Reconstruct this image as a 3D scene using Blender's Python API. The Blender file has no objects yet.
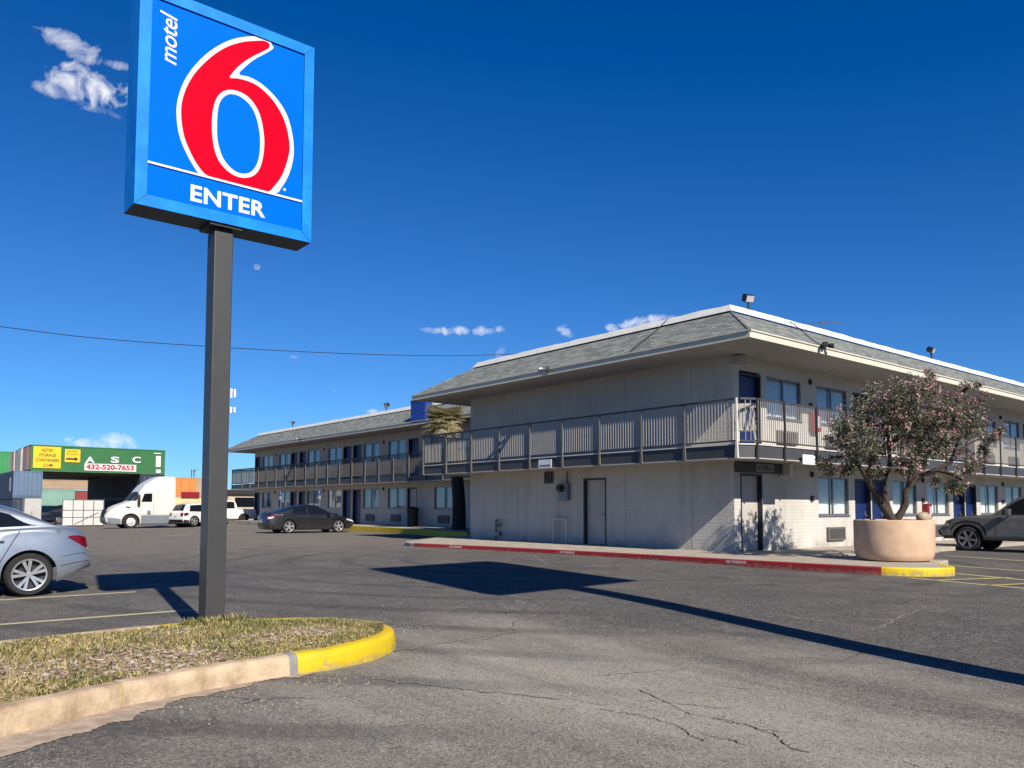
import bpy, bmesh, math, random
from mathutils import Vector, Matrix
R_ = math.radians
SC = bpy.context.scene
COL = SC.collection
rnd = random.Random(7)

# ------------------------------------------------------------------ camera
CF, CCY, CP, CYW, CRL, CH = 802.5, 460.7, R_(3.333), R_(-50.72), R_(.152), 1.35
_f = Vector((math.sin(CYW)*math.cos(CP), math.cos(CYW)*math.cos(CP), math.sin(CP)))
_r = Vector((math.cos(CYW), -math.sin(CYW), 0)); _u = _r.cross(_f)
CR = _r*math.cos(CRL) + _u*math.sin(CRL); CU = -_r*math.sin(CRL) + _u*math.cos(CRL)
EYE = Vector((0, 0, CH))
cam = bpy.data.cameras.new('camera'); camo = bpy.data.objects.new('camera', cam); COL.objects.link(camo)
cam.sensor_width = 36; cam.lens = CF/1024*36; cam.shift_y = (CCY-384)/1024
cam.clip_start = .05; cam.clip_end = 6000
camo.matrix_world = Matrix(((CR.x, CU.x, -_f.x, 0), (CR.y, CU.y, -_f.y, 0), (CR.z, CU.z, -_f.z, CH), (0, 0, 0, 1)))
SC.camera = camo

def ray(px, py): return _f + CR*((px-512)/CF) - CU*((py-CCY)/CF)
def onz(px, py, z=0):
    d = ray(px, py); return EYE + d*((z-CH)/d.z)
def onx(px, py, X):
    d = ray(px, py); return EYE + d*(X/d.x)
def ony(px, py, Y):
    d = ray(px, py); return EYE + d*(Y/d.y)
def atd(px, py, D): return EYE + ray(px, py)*D

# ------------------------------------------------------------------ materials
def srgb(r, g, b):
    f = lambda c: (c/255/12.92) if c/255 <= .04045 else ((c/255+.055)/1.055)**2.4
    return (f(r)*ALB, f(g)*ALB, f(b)*ALB)
ALB = .66            # overall albedo level the exposure is set for

class NT:
    def __init__(s, nt): s.nt = nt
    def n(s, t, **kw):
        nd = s.nt.nodes.new(t)
        for k, v in kw.items():
            if k.startswith('i_'): nd.inputs[k[2:].replace('_', ' ')].default_value = v
            else: setattr(nd, k, v)
        return nd
    def l(s, a, b): s.nt.links.new(a, b)
    def math(s, op, a, b=None, clamp=False):
        nd = s.nt.nodes.new('ShaderNodeMath'); nd.operation = op; nd.use_clamp = clamp
        for i, v in enumerate((a, b)):
            if v is None: continue
            if hasattr(v, 'is_linked') or hasattr(v, 'links'): s.l(v, nd.inputs[i])
            else: nd.inputs[i].default_value = v
        return nd.outputs[0]
    def mix(s, fac, a, b):
        nd = s.nt.nodes.new('ShaderNodeMix'); nd.data_type = 'RGBA'
        for sock, v in ((nd.inputs[0], fac), (nd.inputs[6], a), (nd.inputs[7], b)):
            if hasattr(v, 'links'): s.l(v, sock)
            elif isinstance(v, (tuple, list)): sock.default_value = (*v[:3], 1)
            else: sock.default_value = v
        return nd.outputs[2]
    def noise(s, vec, scale, detail=4, rough=.55, dist=0):
        nd = s.n('ShaderNodeTexNoise'); nd.inputs['Scale'].default_value = scale; nd.inputs['Detail'].default_value = detail
        nd.inputs['Roughness'].default_value = rough; nd.inputs['Distortion'].default_value = dist
        s.l(vec, nd.inputs['Vector']); return nd.outputs['Fac']
    def ramp(s, fac, a, b):
        nd = s.n('ShaderNodeMapRange'); nd.clamp = True
        nd.inputs['From Min'].default_value = a; nd.inputs['From Max'].default_value = b
        s.l(fac, nd.inputs['Value']); return nd.outputs[0]
    def mapping(s, vec, scale=(1, 1, 1), loc=(0, 0, 0), rot=(0, 0, 0)):
        nd = s.n('ShaderNodeMapping'); nd.inputs['Scale'].default_value = scale; nd.inputs['Location'].default_value = loc
        nd.inputs['Rotation'].default_value = rot; s.l(vec, nd.inputs['Vector']); return nd.outputs[0]

def newmat(name):
    m = bpy.data.materials.new(name); m.use_nodes = True; nt = m.node_tree; nt.nodes.clear()
    t = NT(nt); out = t.n('ShaderNodeOutputMaterial'); bs = t.n('ShaderNodeBsdfPrincipled'); t.l(bs.outputs[0], out.inputs[0])
    return m, t, bs, out
def worldpos(t): return t.n('ShaderNodeNewGeometry').outputs['Position']
def objpos(t): return t.n('ShaderNodeTexCoord').outputs['Object']

def mat(name, c, rough=.6, metal=0, var=.12, vscale=3, bump=0, bscale=40, c2=None, lo=.4, hi=.65, coat=0, spec=None, world=True):
    """plain procedural material: colour varied by two noises, optional bump"""
    m, t, bs, out = newmat(name)
    if metal >= .5: c = tuple(min(1, x/ALB) for x in c)
    p = worldpos(t) if world else objpos(t)
    a = tuple(x*(1-var) for x in c); b = c2 if c2 else tuple(min(1, x*(1+var)) for x in c)
    n = t.noise(p, vscale, 6, .6)
    t.l(t.mix(t.ramp(n, lo, hi), a, b), bs.inputs['Base Color'])
    bs.inputs['Roughness'].default_value = rough; bs.inputs['Metallic'].default_value = metal
    if coat: bs.inputs['Coat Weight'].default_value = coat; bs.inputs['Coat Roughness'].default_value = .04
    if spec is not None: bs.inputs['Specular IOR Level'].default_value = spec
    if bump:
        bn = t.n('ShaderNodeBump'); bn.inputs['Strength'].default_value = bump; bn.inputs['Distance'].default_value = .02
        t.l(t.noise(p, bscale, 4), bn.inputs['Height']); t.l(bn.outputs[0], bs.inputs['Normal'])
    return m

def mat_asphalt():
    m, t, bs, out = newmat('asphalt'); p = worldpos(t)
    big = t.noise(p, .16, 5, .6, .6); mid = t.noise(p, 1.1, 6, .65)
    streak = t.noise(t.mapping(p, (.05, .55, 1), rot=(0, 0, R_(-10))), 1.6, 5, .6, .4)
    sep = t.n('ShaderNodeSeparateXYZ'); t.l(p, sep.inputs[0])
    # traffic wear: the lane in front of the motel is polished pale, the parking bays stay dark
    lx = t.math('DIVIDE', t.math('ADD', sep.outputs[0], 3.7), 3.6); ly = t.math('DIVIDE', t.math('SUBTRACT', sep.outputs[1], 4.9), 2.7)
    ld = t.math('SQRT', t.math('ADD', t.math('MULTIPLY', lx, lx), t.math('MULTIPLY', ly, ly)))
    lane = t.ramp(t.math('SUBTRACT', t.math('ADD', t.math('MULTIPLY', t.math('SUBTRACT', big, .5), 2.2), t.math('MULTIPLY', t.math('SUBTRACT', mid, .5), .8)), ld), -1.35, -.45)
    c = t.mix(t.ramp(big, .36, .64), srgb(80, 79, 78), srgb(98, 95, 91))
    c = t.mix(t.math('MULTIPLY', lane, .9), c, srgb(178, 170, 156))
    c = t.mix(t.math('MULTIPLY', t.ramp(streak, .46, .66), .65), c, srgb(70, 69, 69))
    c = t.mix(t.math('MULTIPLY', t.ramp(mid, .5, .78), .55), c, srgb(138, 131, 121))
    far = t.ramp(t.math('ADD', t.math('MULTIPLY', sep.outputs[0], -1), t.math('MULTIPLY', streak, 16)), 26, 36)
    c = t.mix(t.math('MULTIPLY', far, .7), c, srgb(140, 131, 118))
    scuff = t.ramp(t.noise(t.mapping(p, (.5, 2.2, 1), rot=(0, 0, R_(25))), 1.1, 6, .7), .62, .74)
    c = t.mix(t.math('MULTIPLY', scuff, .55), c, srgb(176, 162, 142))
    # aggregate
    v = t.n('ShaderNodeTexVoronoi'); v.inputs['Scale'].default_value = 90; t.l(p, v.inputs['Vector'])
    sepc = t.n('ShaderNodeSeparateColor'); t.l(v.outputs['Color'], sepc.inputs[0])
    worn = t.math('MAXIMUM', t.ramp(t.noise(p, .5, 4, .6), .35, .7), lane)
    c = t.mix(t.math('MULTIPLY', t.math('MULTIPLY', t.ramp(sepc.outputs[0], .6, .95), t.math('ADD', t.math('MULTIPLY', worn, .5), .3)), .9), c, srgb(196, 186, 172))
    c = t.mix(t.math('MULTIPLY', t.ramp(sepc.outputs[1], .62, .95), .6), c, srgb(52, 50, 49))
    v2 = t.n('ShaderNodeTexVoronoi'); v2.inputs['Scale'].default_value = 27; t.l(p, v2.inputs['Vector'])
    sc2 = t.n('ShaderNodeSeparateColor'); t.l(v2.outputs['Color'], sc2.inputs[0])
    c = t.mix(t.math('MULTIPLY', t.ramp(sc2.outputs[0], .75, 1), .2), c, srgb(186, 176, 164))
    c = t.mix(t.math('MULTIPLY', t.ramp(sc2.outputs[1], .75, 1), .2), c, srgb(70, 66, 62))
    # old sealed patches, oil drips and tyre scrub
    oil = t.ramp(t.noise(t.mapping(p, (1, 1, 1), (7, 3, 0)), .8, 3, .5), .66, .76)
    c = t.mix(t.math('MULTIPLY', oil, .55), c, srgb(50, 49, 48))
    drip = t.n('ShaderNodeTexVoronoi'); drip.inputs['Scale'].default_value = .55; t.l(t.mapping(p, (1, 1, 0), (2.2, .7, 0)), drip.inputs['Vector'])
    dsp = t.math('MULTIPLY', t.math('SUBTRACT', 1, t.ramp(t.math('ADD', drip.outputs['Distance'], t.math('MULTIPLY', t.math('SUBTRACT', mid, .5), .25)), .05, .16)), .6)
    c = t.mix(dsp, c, srgb(52, 50, 50))
    arc = t.n('ShaderNodeTexWave'); arc.wave_type = 'RINGS'; arc.rings_direction = 'Z'; arc.inputs['Scale'].default_value = .22; arc.inputs['Distortion'].default_value = 1.6; arc.inputs['Detail'].default_value = 3; arc.inputs['Detail Scale'].default_value = .6
    t.l(t.mapping(p, (1, 1, 1), (16, -14, 0)), arc.inputs['Vector'])
    c = t.mix(t.math('MULTIPLY', t.math('MULTIPLY', t.ramp(arc.outputs['Fac'], .78, .95), t.ramp(big, .42, .6)), .4), c, srgb(58, 57, 57))
    # hairline cracks
    wp = t.n('ShaderNodeVectorMath'); wp.operation = 'ADD'
    nz = t.n('ShaderNodeTexNoise'); nz.inputs['Scale'].default_value = 1.3; nz.inputs['Detail'].default_value = 5; t.l(p, nz.inputs['Vector'])
    scn = t.n('ShaderNodeVectorMath'); scn.operation = 'SCALE'; scn.inputs[3].default_value = 1.1; t.l(nz.outputs['Color'], scn.inputs[0])
    t.l(p, wp.inputs[0]); t.l(scn.outputs[0], wp.inputs[1])
    ve = t.n('ShaderNodeTexVoronoi'); ve.feature = 'DISTANCE_TO_EDGE'; ve.inputs['Scale'].default_value = .42; t.l(wp.outputs[0], ve.inputs['Vector'])
    crk = t.math('SUBTRACT', 1, t.ramp(ve.outputs['Distance'], .0, .008))
    crk = t.math('MULTIPLY', crk, t.ramp(t.noise(p, .3, 3), .5, .62))
    c = t.mix(t.math('MULTIPLY', crk, .75), c, srgb(34, 33, 33))
    # pale filled crack lines
    vf = t.n('ShaderNodeTexVoronoi'); vf.feature = 'DISTANCE_TO_EDGE'; vf.inputs['Scale'].default_value = .17
    t.l(t.mapping(wp.outputs[0], (1, 1, 1), (3.1, 1.7, 0)), vf.inputs['Vector'])
    pl = t.math('SUBTRACT', 1, t.ramp(vf.outputs['Distance'], .0, .006))
    pl = t.math('MULTIPLY', pl, t.ramp(t.noise(p, .45, 3), .45, .6))
    c = t.mix(t.math('MULTIPLY', pl, .45), c, srgb(150, 142, 132))
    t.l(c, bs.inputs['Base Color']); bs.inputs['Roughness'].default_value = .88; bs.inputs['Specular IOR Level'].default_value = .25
    b = t.n('ShaderNodeBump'); b.inputs['Strength'].default_value = .55; b.inputs['Distance'].default_value = .008
    h = t.math('ADD', t.math('SUBTRACT', t.noise(p, 70, 3), t.math('MULTIPLY', crk, .8)), t.math('MULTIPLY', v.outputs['Distance'], -.5))
    t.l(h, b.inputs['Height']); t.l(b.outputs[0], bs.inputs['Normal'])
    return m

def mat_shingle():
    m, t, bs, out = newmat('asphalt_shingles'); p = worldpos(t)
    sep = t.n('ShaderNodeSeparateXYZ'); t.l(p, sep.inputs[0])
    cmb = t.n('ShaderNodeCombineXYZ'); t.l(t.math('ADD', sep.outputs[0], sep.outputs[1]), cmb.inputs[0]); t.l(t.math('MULTIPLY', sep.outputs[2], 1.9), cmb.inputs[1])
    br = t.n('ShaderNodeTexBrick'); br.inputs['Scale'].default_value = 1; br.inputs['Brick Width'].default_value = .30; br.inputs['Row Height'].default_value = .15
    br.inputs['Mortar Size'].default_value = .008; br.inputs['Color1'].default_value = (*srgb(152, 156, 150), 1); br.inputs['Color2'].default_value = (*srgb(98, 104, 100), 1)
    br.inputs['Mortar'].default_value = (*srgb(66, 66, 66), 1); br.inputs['Bias'].default_value = 0; t.l(cmb.outputs[0], br.inputs['Vector'])
    n = t.noise(p, 60, 3); n2 = t.noise(p, 1.2, 4)
    c = t.mix(t.math('MULTIPLY', t.ramp(n, .35, .7), .35), br.outputs['Color'], srgb(166, 168, 162))
    c = t.mix(t.math('MULTIPLY', t.ramp(n2, .45, .7), .25), c, srgb(108, 113, 108))
    t.l(c, bs.inputs['Base Color']); bs.inputs['Roughness'].default_value = .95; bs.inputs['Specular IOR Level'].default_value = .2
    b = t.n('ShaderNodeBump'); b.inputs['Strength'].default_value = .6; b.inputs['Distance'].default_value = .01
    fr = t.n('ShaderNodeMath'); fr.operation = 'FRACT'; t.l(t.math('MULTIPLY', sep.outputs[2], 1.9/.15), fr.inputs[0])
    t.l(t.math('ADD', t.math('MULTIPLY', fr.outputs[0], -1), t.math('MULTIPLY', n, .4)), b.inputs['Height']); t.l(b.outputs[0], bs.inputs['Normal'])
    return m

def mat_wall():
    m, t, bs, out = newmat('painted_block_wall'); p = worldpos(t)
    sep = t.n('ShaderNodeSeparateXYZ'); t.l(p, sep.inputs[0])
    cmb = t.n('ShaderNodeCombineXYZ'); t.l(t.math('ADD', sep.outputs[0], sep.outputs[1]), cmb.inputs[0]); t.l(sep.outputs[2], cmb.inputs[1])
    br = t.n('ShaderNodeTexBrick'); br.inputs['Scale'].default_value = 1; br.inputs['Brick Width'].default_value = .4; br.inputs['Row Height'].default_value = .1
    br.inputs['Mortar Size'].default_value = .012; br.inputs['Mortar Smooth'].default_value = .6; t.l(cmb.outputs[0], br.inputs['Vector'])
    n = t.noise(p, .9, 5, .6); n2 = t.noise(t.mapping(p, (2.5, 2.5, .25)), 1, 4)
    c = t.mix(t.ramp(n, .35, .7), srgb(219, 215, 207), srgb(208, 203, 194))
    c = t.mix(t.math('MULTIPLY', t.ramp(n2, .48, .72), .42), c, srgb(176, 166, 154))
    c = t.mix(t.math('MULTIPLY', t.ramp(t.noise(p, .35, 3), .52, .56), .22), c, srgb(226, 222, 214))
    spl = t.math('MULTIPLY', t.math('SUBTRACT', 1, t.ramp(sep.outputs[2], .13, .5)), t.ramp(t.noise(p, 3, 4), .4, .7))
    c = t.mix(t.math('MULTIPLY', spl, .7), c, srgb(150, 138, 124))
    t.l(c, bs.inputs['Base Color']); bs.inputs['Roughness'].default_value = .85; bs.inputs['Specular IOR Level'].default_value = .3
    b = t.n('ShaderNodeBump'); b.inputs['Strength'].default_value = .6; b.inputs['Distance'].default_value = .014
    t.l(t.math('SUBTRACT', t.math('MULTIPLY', t.noise(p, 16, 6), 1.0), t.math('MULTIPLY', br.outputs['Fac'], .55)), b.inputs['Height']); t.l(b.outputs[0], bs.inputs['Normal'])
    return m

def mat_glass(name, tint=(.9, .93, .94), refl=.035):
    m = bpy.data.materials.new(name); m.use_nodes = True; nt = m.node_tree; nt.nodes.clear(); t = NT(nt)
    out = t.n('ShaderNodeOutputMaterial'); tr = t.n('ShaderNodeBsdfTransparent'); tr.inputs[0].default_value = (*tint, 1)
    gl = t.n('ShaderNodeBsdfGlossy'); gl.inputs['Roughness'].default_value = .02; gl.inputs[0].default_value = (.95, .97, 1, 1)
    b = t.n('ShaderNodeBump'); b.inputs['Strength'].default_value = .04; b.inputs['Distance'].default_value = .03
    t.l(t.noise(worldpos(t), 1.5, 2), b.inputs['Height']); t.l(b.outputs[0], gl.inputs['Normal'])
    fr = t.n('ShaderNodeFresnel'); fr.inputs[0].default_value = 1.5
    mx = t.n('ShaderNodeMixShader'); t.l(t.math('ADD', fr.outputs[0], refl, True), mx.inputs[0]); t.l(tr.outputs[0], mx.inputs[1]); t.l(gl.outputs[0], mx.inputs[2])
    t.l(mx.outputs[0], out.inputs[0]); return m

def mat_corrugated(name, c, rust=.12, rough=.6, axis=None):
    m, t, bs, out = newmat(name); p = worldpos(t)
    n = t.noise(p, .6, 6, .65); n2 = t.noise(t.mapping(p, (2, 2, .2)), 1.5, 5)
    col = t.mix(t.ramp(n, .3, .75), tuple(x*.85 for x in c), tuple(min(1, x*1.15) for x in c))
    col = t.mix(t.math('MULTIPLY', t.ramp(n2, .6, .8), rust*3), col, srgb(120, 74, 52))
    t.l(col, bs.inputs['Base Color']); bs.inputs['Roughness'].default_value = rough; return m

def mat_paint(name, c, metal=0, rough=.3, coat=.6):
    m, t, bs, out = newmat(name); p = objpos(t)
    if metal >= .5: c = tuple(min(1, x/ALB) for x in c)
    n = t.noise(p, 2.2, 5, .6)
    dust = t.noise(p, 9, 5, .7)
    col = t.mix(t.ramp(n, .3, .7), tuple(x*.96 for x in c), tuple(min(1, x*1.04) for x in c))
    sep = t.n('ShaderNodeSeparateXYZ'); t.l(p, sep.inputs[0])
    low = t.math('MULTIPLY', t.math('SUBTRACT', 1, t.ramp(sep.outputs[2], .2, .75)), t.ramp(dust, .3, .75))
    col = t.mix(t.math('MULTIPLY', low, .28), col, srgb(130, 124, 116))
    t.l(col, bs.inputs['Base Color']); bs.inputs['Metallic'].default_value = metal
    t.l(t.math('ADD', t.math('MULTIPLY', dust, .12), rough-.06), bs.inputs['Roughness'])
    bs.inputs['Coat Weight'].default_value = coat; bs.inputs['Coat Roughness'].default_value = .05
    return m

def mat_leaf(name, c, trans=.25):
    m, t, bs, out = newmat(name); p = worldpos(t)
    n = t.noise(p, 6, 3)
    t.l(t.mix(t.ramp(n, .35, .65), tuple(x*.75 for x in c), tuple(x*1.25 for x in c)), bs.inputs['Base Color'])
    bs.inputs['Roughness'].default_value = .55; bs.inputs['Specular IOR Level'].default_value = .3
    tl = t.n('ShaderNodeBsdfTranslucent'); tl.inputs[0].default_value = (*[min(1, x*1.5) for x in c], 1)
    mx = t.n('ShaderNodeMixShader'); mx.inputs[0].default_value = trans
    t.l(bs.outputs[0], mx.inputs[1]); t.l(tl.outputs[0], mx.inputs[2]); t.l(mx.outputs[0], out.inputs[0]); return m

def mat_kerbpaint(name, c, chip):
    m, t, bs, out = newmat(name); p = worldpos(t)
    n = t.noise(p, 9, 7, .7); n2 = t.noise(p, 1.5, 4)
    col = t.mix(t.ramp(n2, .35, .65), tuple(x*.82 for x in c), c)
    sep = t.n('ShaderNodeSeparateXYZ'); t.l(p, sep.inputs[0])
    low = t.math('SUBTRACT', 1, t.ramp(sep.outputs[2], .0, .07))
    fac = t.ramp(t.math('ADD', n, t.math('MULTIPLY', low, .16)), .60, .68)
    grime = t.math('MULTIPLY', t.math('ADD', t.math('MULTIPLY', low, .5), .12), t.ramp(t.noise(p, 5, 5, .7), .4, .7)); col = t.mix(grime, col, srgb(120, 100, 60))
    col = t.mix(t.math('MULTIPLY', fac, .8), col, chip)
    t.l(col, bs.inputs['Base Color']); bs.inputs['Roughness'].default_value = .6
    b = t.n('ShaderNodeBump'); b.inputs['Strength'].default_value = .4; b.inputs['Distance'].default_value = .01
    t.l(t.noise(p, 35, 5), b.inputs['Height']); t.l(b.outputs[0], bs.inputs['Normal']); return m

M = {}
M['asphalt'] = mat_asphalt(); M['shingle'] = mat_shingle(); M['wall'] = mat_wall()
M['dirt'] = mat('dry_ground', srgb(150, 132, 108), .95, var=.2, vscale=.3, bump=.3, bscale=8)
M['conc'] = mat('concrete', srgb(186, 174, 158), .85, var=.12, vscale=2.2, bump=.25, bscale=30)
M['kerbconc'] = mat('kerb_concrete', srgb(184, 156, 124), .9, var=.14, vscale=5, bump=.5, bscale=26, c2=srgb(214, 190, 158), lo=.35, hi=.6)
M['kerbpatch'] = mat('kerb_repair_mortar', srgb(150, 146, 142), .9, var=.12, vscale=14, bump=.4, bscale=40)
M['yellow'] = mat_kerbpaint('yellow_kerb_paint', srgb(250, 214, 12), srgb(180, 160, 110))
M['red'] = mat_kerbpaint('red_kerb_paint', srgb(168, 24, 38), srgb(150, 110, 100))
M['sand'] = mat('sandy_silt', srgb(190, 168, 146), .95, var=.22, vscale=9, bump=.5, bscale=50)
M['soil'] = mat('dry_soil', srgb(176, 152, 112), .98, var=.25, vscale=4, bump=.6, bscale=30)
M['chip'] = mat('wood_chips', srgb(176, 152, 138), .9, var=.35, vscale=25)
M['grass'] = mat_leaf('green_grass', srgb(120, 126, 66)); M['dry'] = mat_leaf('dry_grass', srgb(206, 188, 134)); M['olive'] = mat_leaf('olive_grass', srgb(170, 160, 100))
M['linew'] = mat('worn_cream_line_paint', srgb(236, 224, 172), .8, var=.25, vscale=9, c2=srgb(190, 180, 148))
M['liney'] = mat('worn_yellow_line_paint', srgb(240, 222, 120), .8, var=.2, vscale=8, c2=srgb(170, 160, 96))
M['crack'] = mat('crack_filler', srgb(140, 132, 122), .95, var=.2, vscale=12)
M['fascia'] = mat('cream_fascia_paint', srgb(230, 224, 204), .55, var=.06, vscale=3)
M['soffit'] = mat('soffit_stucco', srgb(192, 188, 182), .9, var=.08, vscale=1.2, bump=.2, bscale=40)
M['cap'] = mat('white_roof_coating', srgb(236, 234, 228), .6, var=.06, vscale=5, bump=.5, bscale=12)
M['roofdeck'] = mat('flat_roof_coating', srgb(200, 198, 192), .9)
M['slate'] = mat('slate_trim_paint', srgb(72, 73, 78), .6, var=.1, vscale=2)
M['slabgrey'] = mat('grey_slab_edge_paint', srgb(112, 110, 110), .6, var=.1, vscale=2)
M['rail'] = mat('dark_railing_paint', srgb(70, 67, 65), .5, var=.15, vscale=5)
M['picket'] = mat('pale_grey_picket_paint', srgb(178, 174, 168), .5, var=.08); M['post'] = mat('grey_post_paint', srgb(104, 100, 96), .55, var=.1, vscale=4)
M['whitepaint'] = mat('white_trim_paint', srgb(236, 232, 222), .5, var=.05)
M['door'] = mat('navy_door_paint', srgb(20, 44, 104), .45, var=.08, vscale=2)
M['doorw'] = mat('white_door_paint', srgb(206, 198, 188), .5, var=.06, vscale=2)
M['frame'] = mat('dark_slate_frame', srgb(38, 42, 56), .45, var=.1)
M['alum'] = mat('window_aluminium', srgb(120, 122, 126), .35, metal=.6, var=.1)
M['glass'] = mat_glass('window_glass'); M['curtain'] = mat('pale_curtain', (.80, .80, .78), .9, var=.08, vscale=5)
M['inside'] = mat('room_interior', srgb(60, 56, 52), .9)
M['ac'] = mat('air_conditioner_case', srgb(112, 108, 104), .6, var=.1, vscale=8); M['acg'] = mat('air_conditioner_grille', srgb(84, 80, 78), .6)
M['black'] = mat('black_plastic', srgb(30, 30, 32), .5); M['dark'] = mat('dark_metal', srgb(44, 42, 42), .5, var=.15)
M['signblue'] = mat('blue_sign_face', srgb(0, 114, 255), .6, var=.03, vscale=1, spec=.02); M['signframe'] = mat('light_blue_sign_case', srgb(0, 140, 255), .5, var=.1, vscale=3, c2=srgb(20, 156, 255), spec=.2)
M['signred'] = mat('red_sign_vinyl', srgb(232, 0, 40), .6, var=.03, spec=.03); M['signwhite'] = mat('white_sign_vinyl', srgb(244, 244, 244), .4, var=.02)
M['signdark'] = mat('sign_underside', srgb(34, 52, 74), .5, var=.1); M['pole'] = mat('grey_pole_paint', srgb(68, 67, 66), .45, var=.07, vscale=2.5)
M['planter'] = mat('exposed_aggregate_planter', srgb(222, 186, 154), .8, var=.12, vscale=3, bump=.3, bscale=60)
M['bark'] = mat('grey_brown_bark', srgb(72, 60, 52), .9, var=.3, vscale=14, bump=.6, bscale=40)
M['palmbark'] = mat('palm_bark', srgb(70, 58, 50), .95, var=.3, vscale=8, bump=.8, bscale=20)
M['leaf1'] = mat_leaf('dark_oleander_leaf', srgb(76, 88, 68)); M['leaf2'] = mat_leaf('olive_oleander_leaf', srgb(126, 130, 98)); M['leaf3'] = mat_leaf('greyish_oleander_leaf', srgb(170, 164, 142)); M['leaf4'] = mat_leaf('reddish_oleander_tip', srgb(168, 132, 118))
M['pink'] = mat_leaf('pink_blossom', srgb(214, 140, 156), .3); M['palepink'] = mat_leaf('pale_pink_blossom', srgb(234, 202, 192), .3)
M['frond'] = mat_leaf('dry_palm_frond', srgb(214, 200, 160)); M['frondg'] = mat_leaf('green_palm_frond', srgb(140, 140, 98))
M['tyre'] = mat('tyre_rubber', srgb(38, 37, 36), .85, var=.15, vscale=8, world=False); M['rim'] = mat('alloy_rim', srgb(196, 196, 198), .3, metal=.75, var=.06, world=False)
M['rimdark'] = mat('brake_dark', srgb(40, 40, 42), .6); M['carglass'] = mat('tinted_car_glass', srgb(24, 28, 34), .08, var=.05, spec=.45); M['dullglass'] = mat('dusty_cab_glass', srgb(34, 40, 48), .4, var=.1, spec=.3); M['chrome'] = mat('chrome_trim', srgb(210, 210, 212), .12, metal=1, var=.03)
M['tail'] = mat('red_tail_lamp', srgb(118, 8, 20), .15, var=.1, coat=.6); M['lamp'] = mat('clear_lamp', srgb(214, 216, 220), .12, var=.05, coat=.7); M['trim'] = mat('black_car_trim', srgb(28, 28, 30), .55)
M['silver'] = mat_paint('silver_blue_metallic', srgb(150, 157, 166), .7, .34); M['charcoal'] = mat_paint('charcoal_car_paint', srgb(24, 27, 34), .2, .35); M['grey_truck'] = mat_paint('grey_pickup_paint', srgb(118, 116, 114), .4, .38)
M['whitecar'] = mat_paint('white_car_paint', srgb(232, 232, 230), 0, .35); M['redcar'] = mat_paint('red_car_paint', srgb(150, 22, 34), 0, .35); M['darkcar'] = mat_paint('black_car_paint', srgb(26, 26, 30), 0, .35)
M['semi'] = mat_paint('white_tractor_paint', srgb(236, 232, 220), 0, .4, .4); M['semigrey'] = mat_paint('grey_fairing', srgb(122, 130, 140), 0, .5, .2)
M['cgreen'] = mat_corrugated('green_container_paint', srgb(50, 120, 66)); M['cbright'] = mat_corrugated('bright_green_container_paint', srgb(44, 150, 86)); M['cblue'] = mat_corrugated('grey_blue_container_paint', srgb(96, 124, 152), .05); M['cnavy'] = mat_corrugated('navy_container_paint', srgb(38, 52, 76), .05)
M['cred'] = mat_corrugated('rust_red_container_paint', srgb(150, 66, 56)); M['cgrey'] = mat_corrugated('pale_grey_container_paint', srgb(196, 192, 186), .15); M['caqua'] = mat_corrugated('aqua_container_paint', srgb(140, 178, 166), .06); M['ctan'] = mat_corrugated('tan_container_paint', srgb(188, 160, 132), .08)
M['corange'] = mat_corrugated('orange_container_paint', srgb(236, 140, 66), .05); M['ccream'] = mat_corrugated('cream_container_paint', srgb(240, 216, 160), .05)
M['ysign'] = mat('yellow_sign_panel', srgb(250, 210, 20), .5, var=.03); M['rletter'] = mat('red_letter_vinyl', srgb(190, 20, 40), .5); M['dletter'] = mat('dark_letter_vinyl', srgb(60, 44, 20), .5)
M['blue'] = mat('blue_roof_panel', srgb(20, 70, 176), .45, var=.08); M['redbox'] = mat('red_cabinet_paint', srgb(146, 20, 28), .4, var=.08); M['brown'] = mat('bronze_fixture', srgb(74, 46, 38), .5)
M['plastic'] = mat('white_plastic', srgb(226, 220, 204), .5); M['rock'] = mat('tan_rock', srgb(190, 172, 146), .9, var=.2, vscale=6, bump=.5, bscale=12); M['tarp'] = mat('white_fence_sheet', srgb(222, 218, 212), .8, var=.08, vscale=2)
M['cable'] = mat('black_cable', srgb(30, 34, 44), .6); M['beige'] = mat('beige_block', srgb(206, 190, 160), .85, var=.1); M['hcblue'] = mat('blue_accessible_sign', srgb(30, 80, 170), .4); M['bin'] = mat('dark_bin_plastic', srgb(34, 30, 32), .6)

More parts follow.
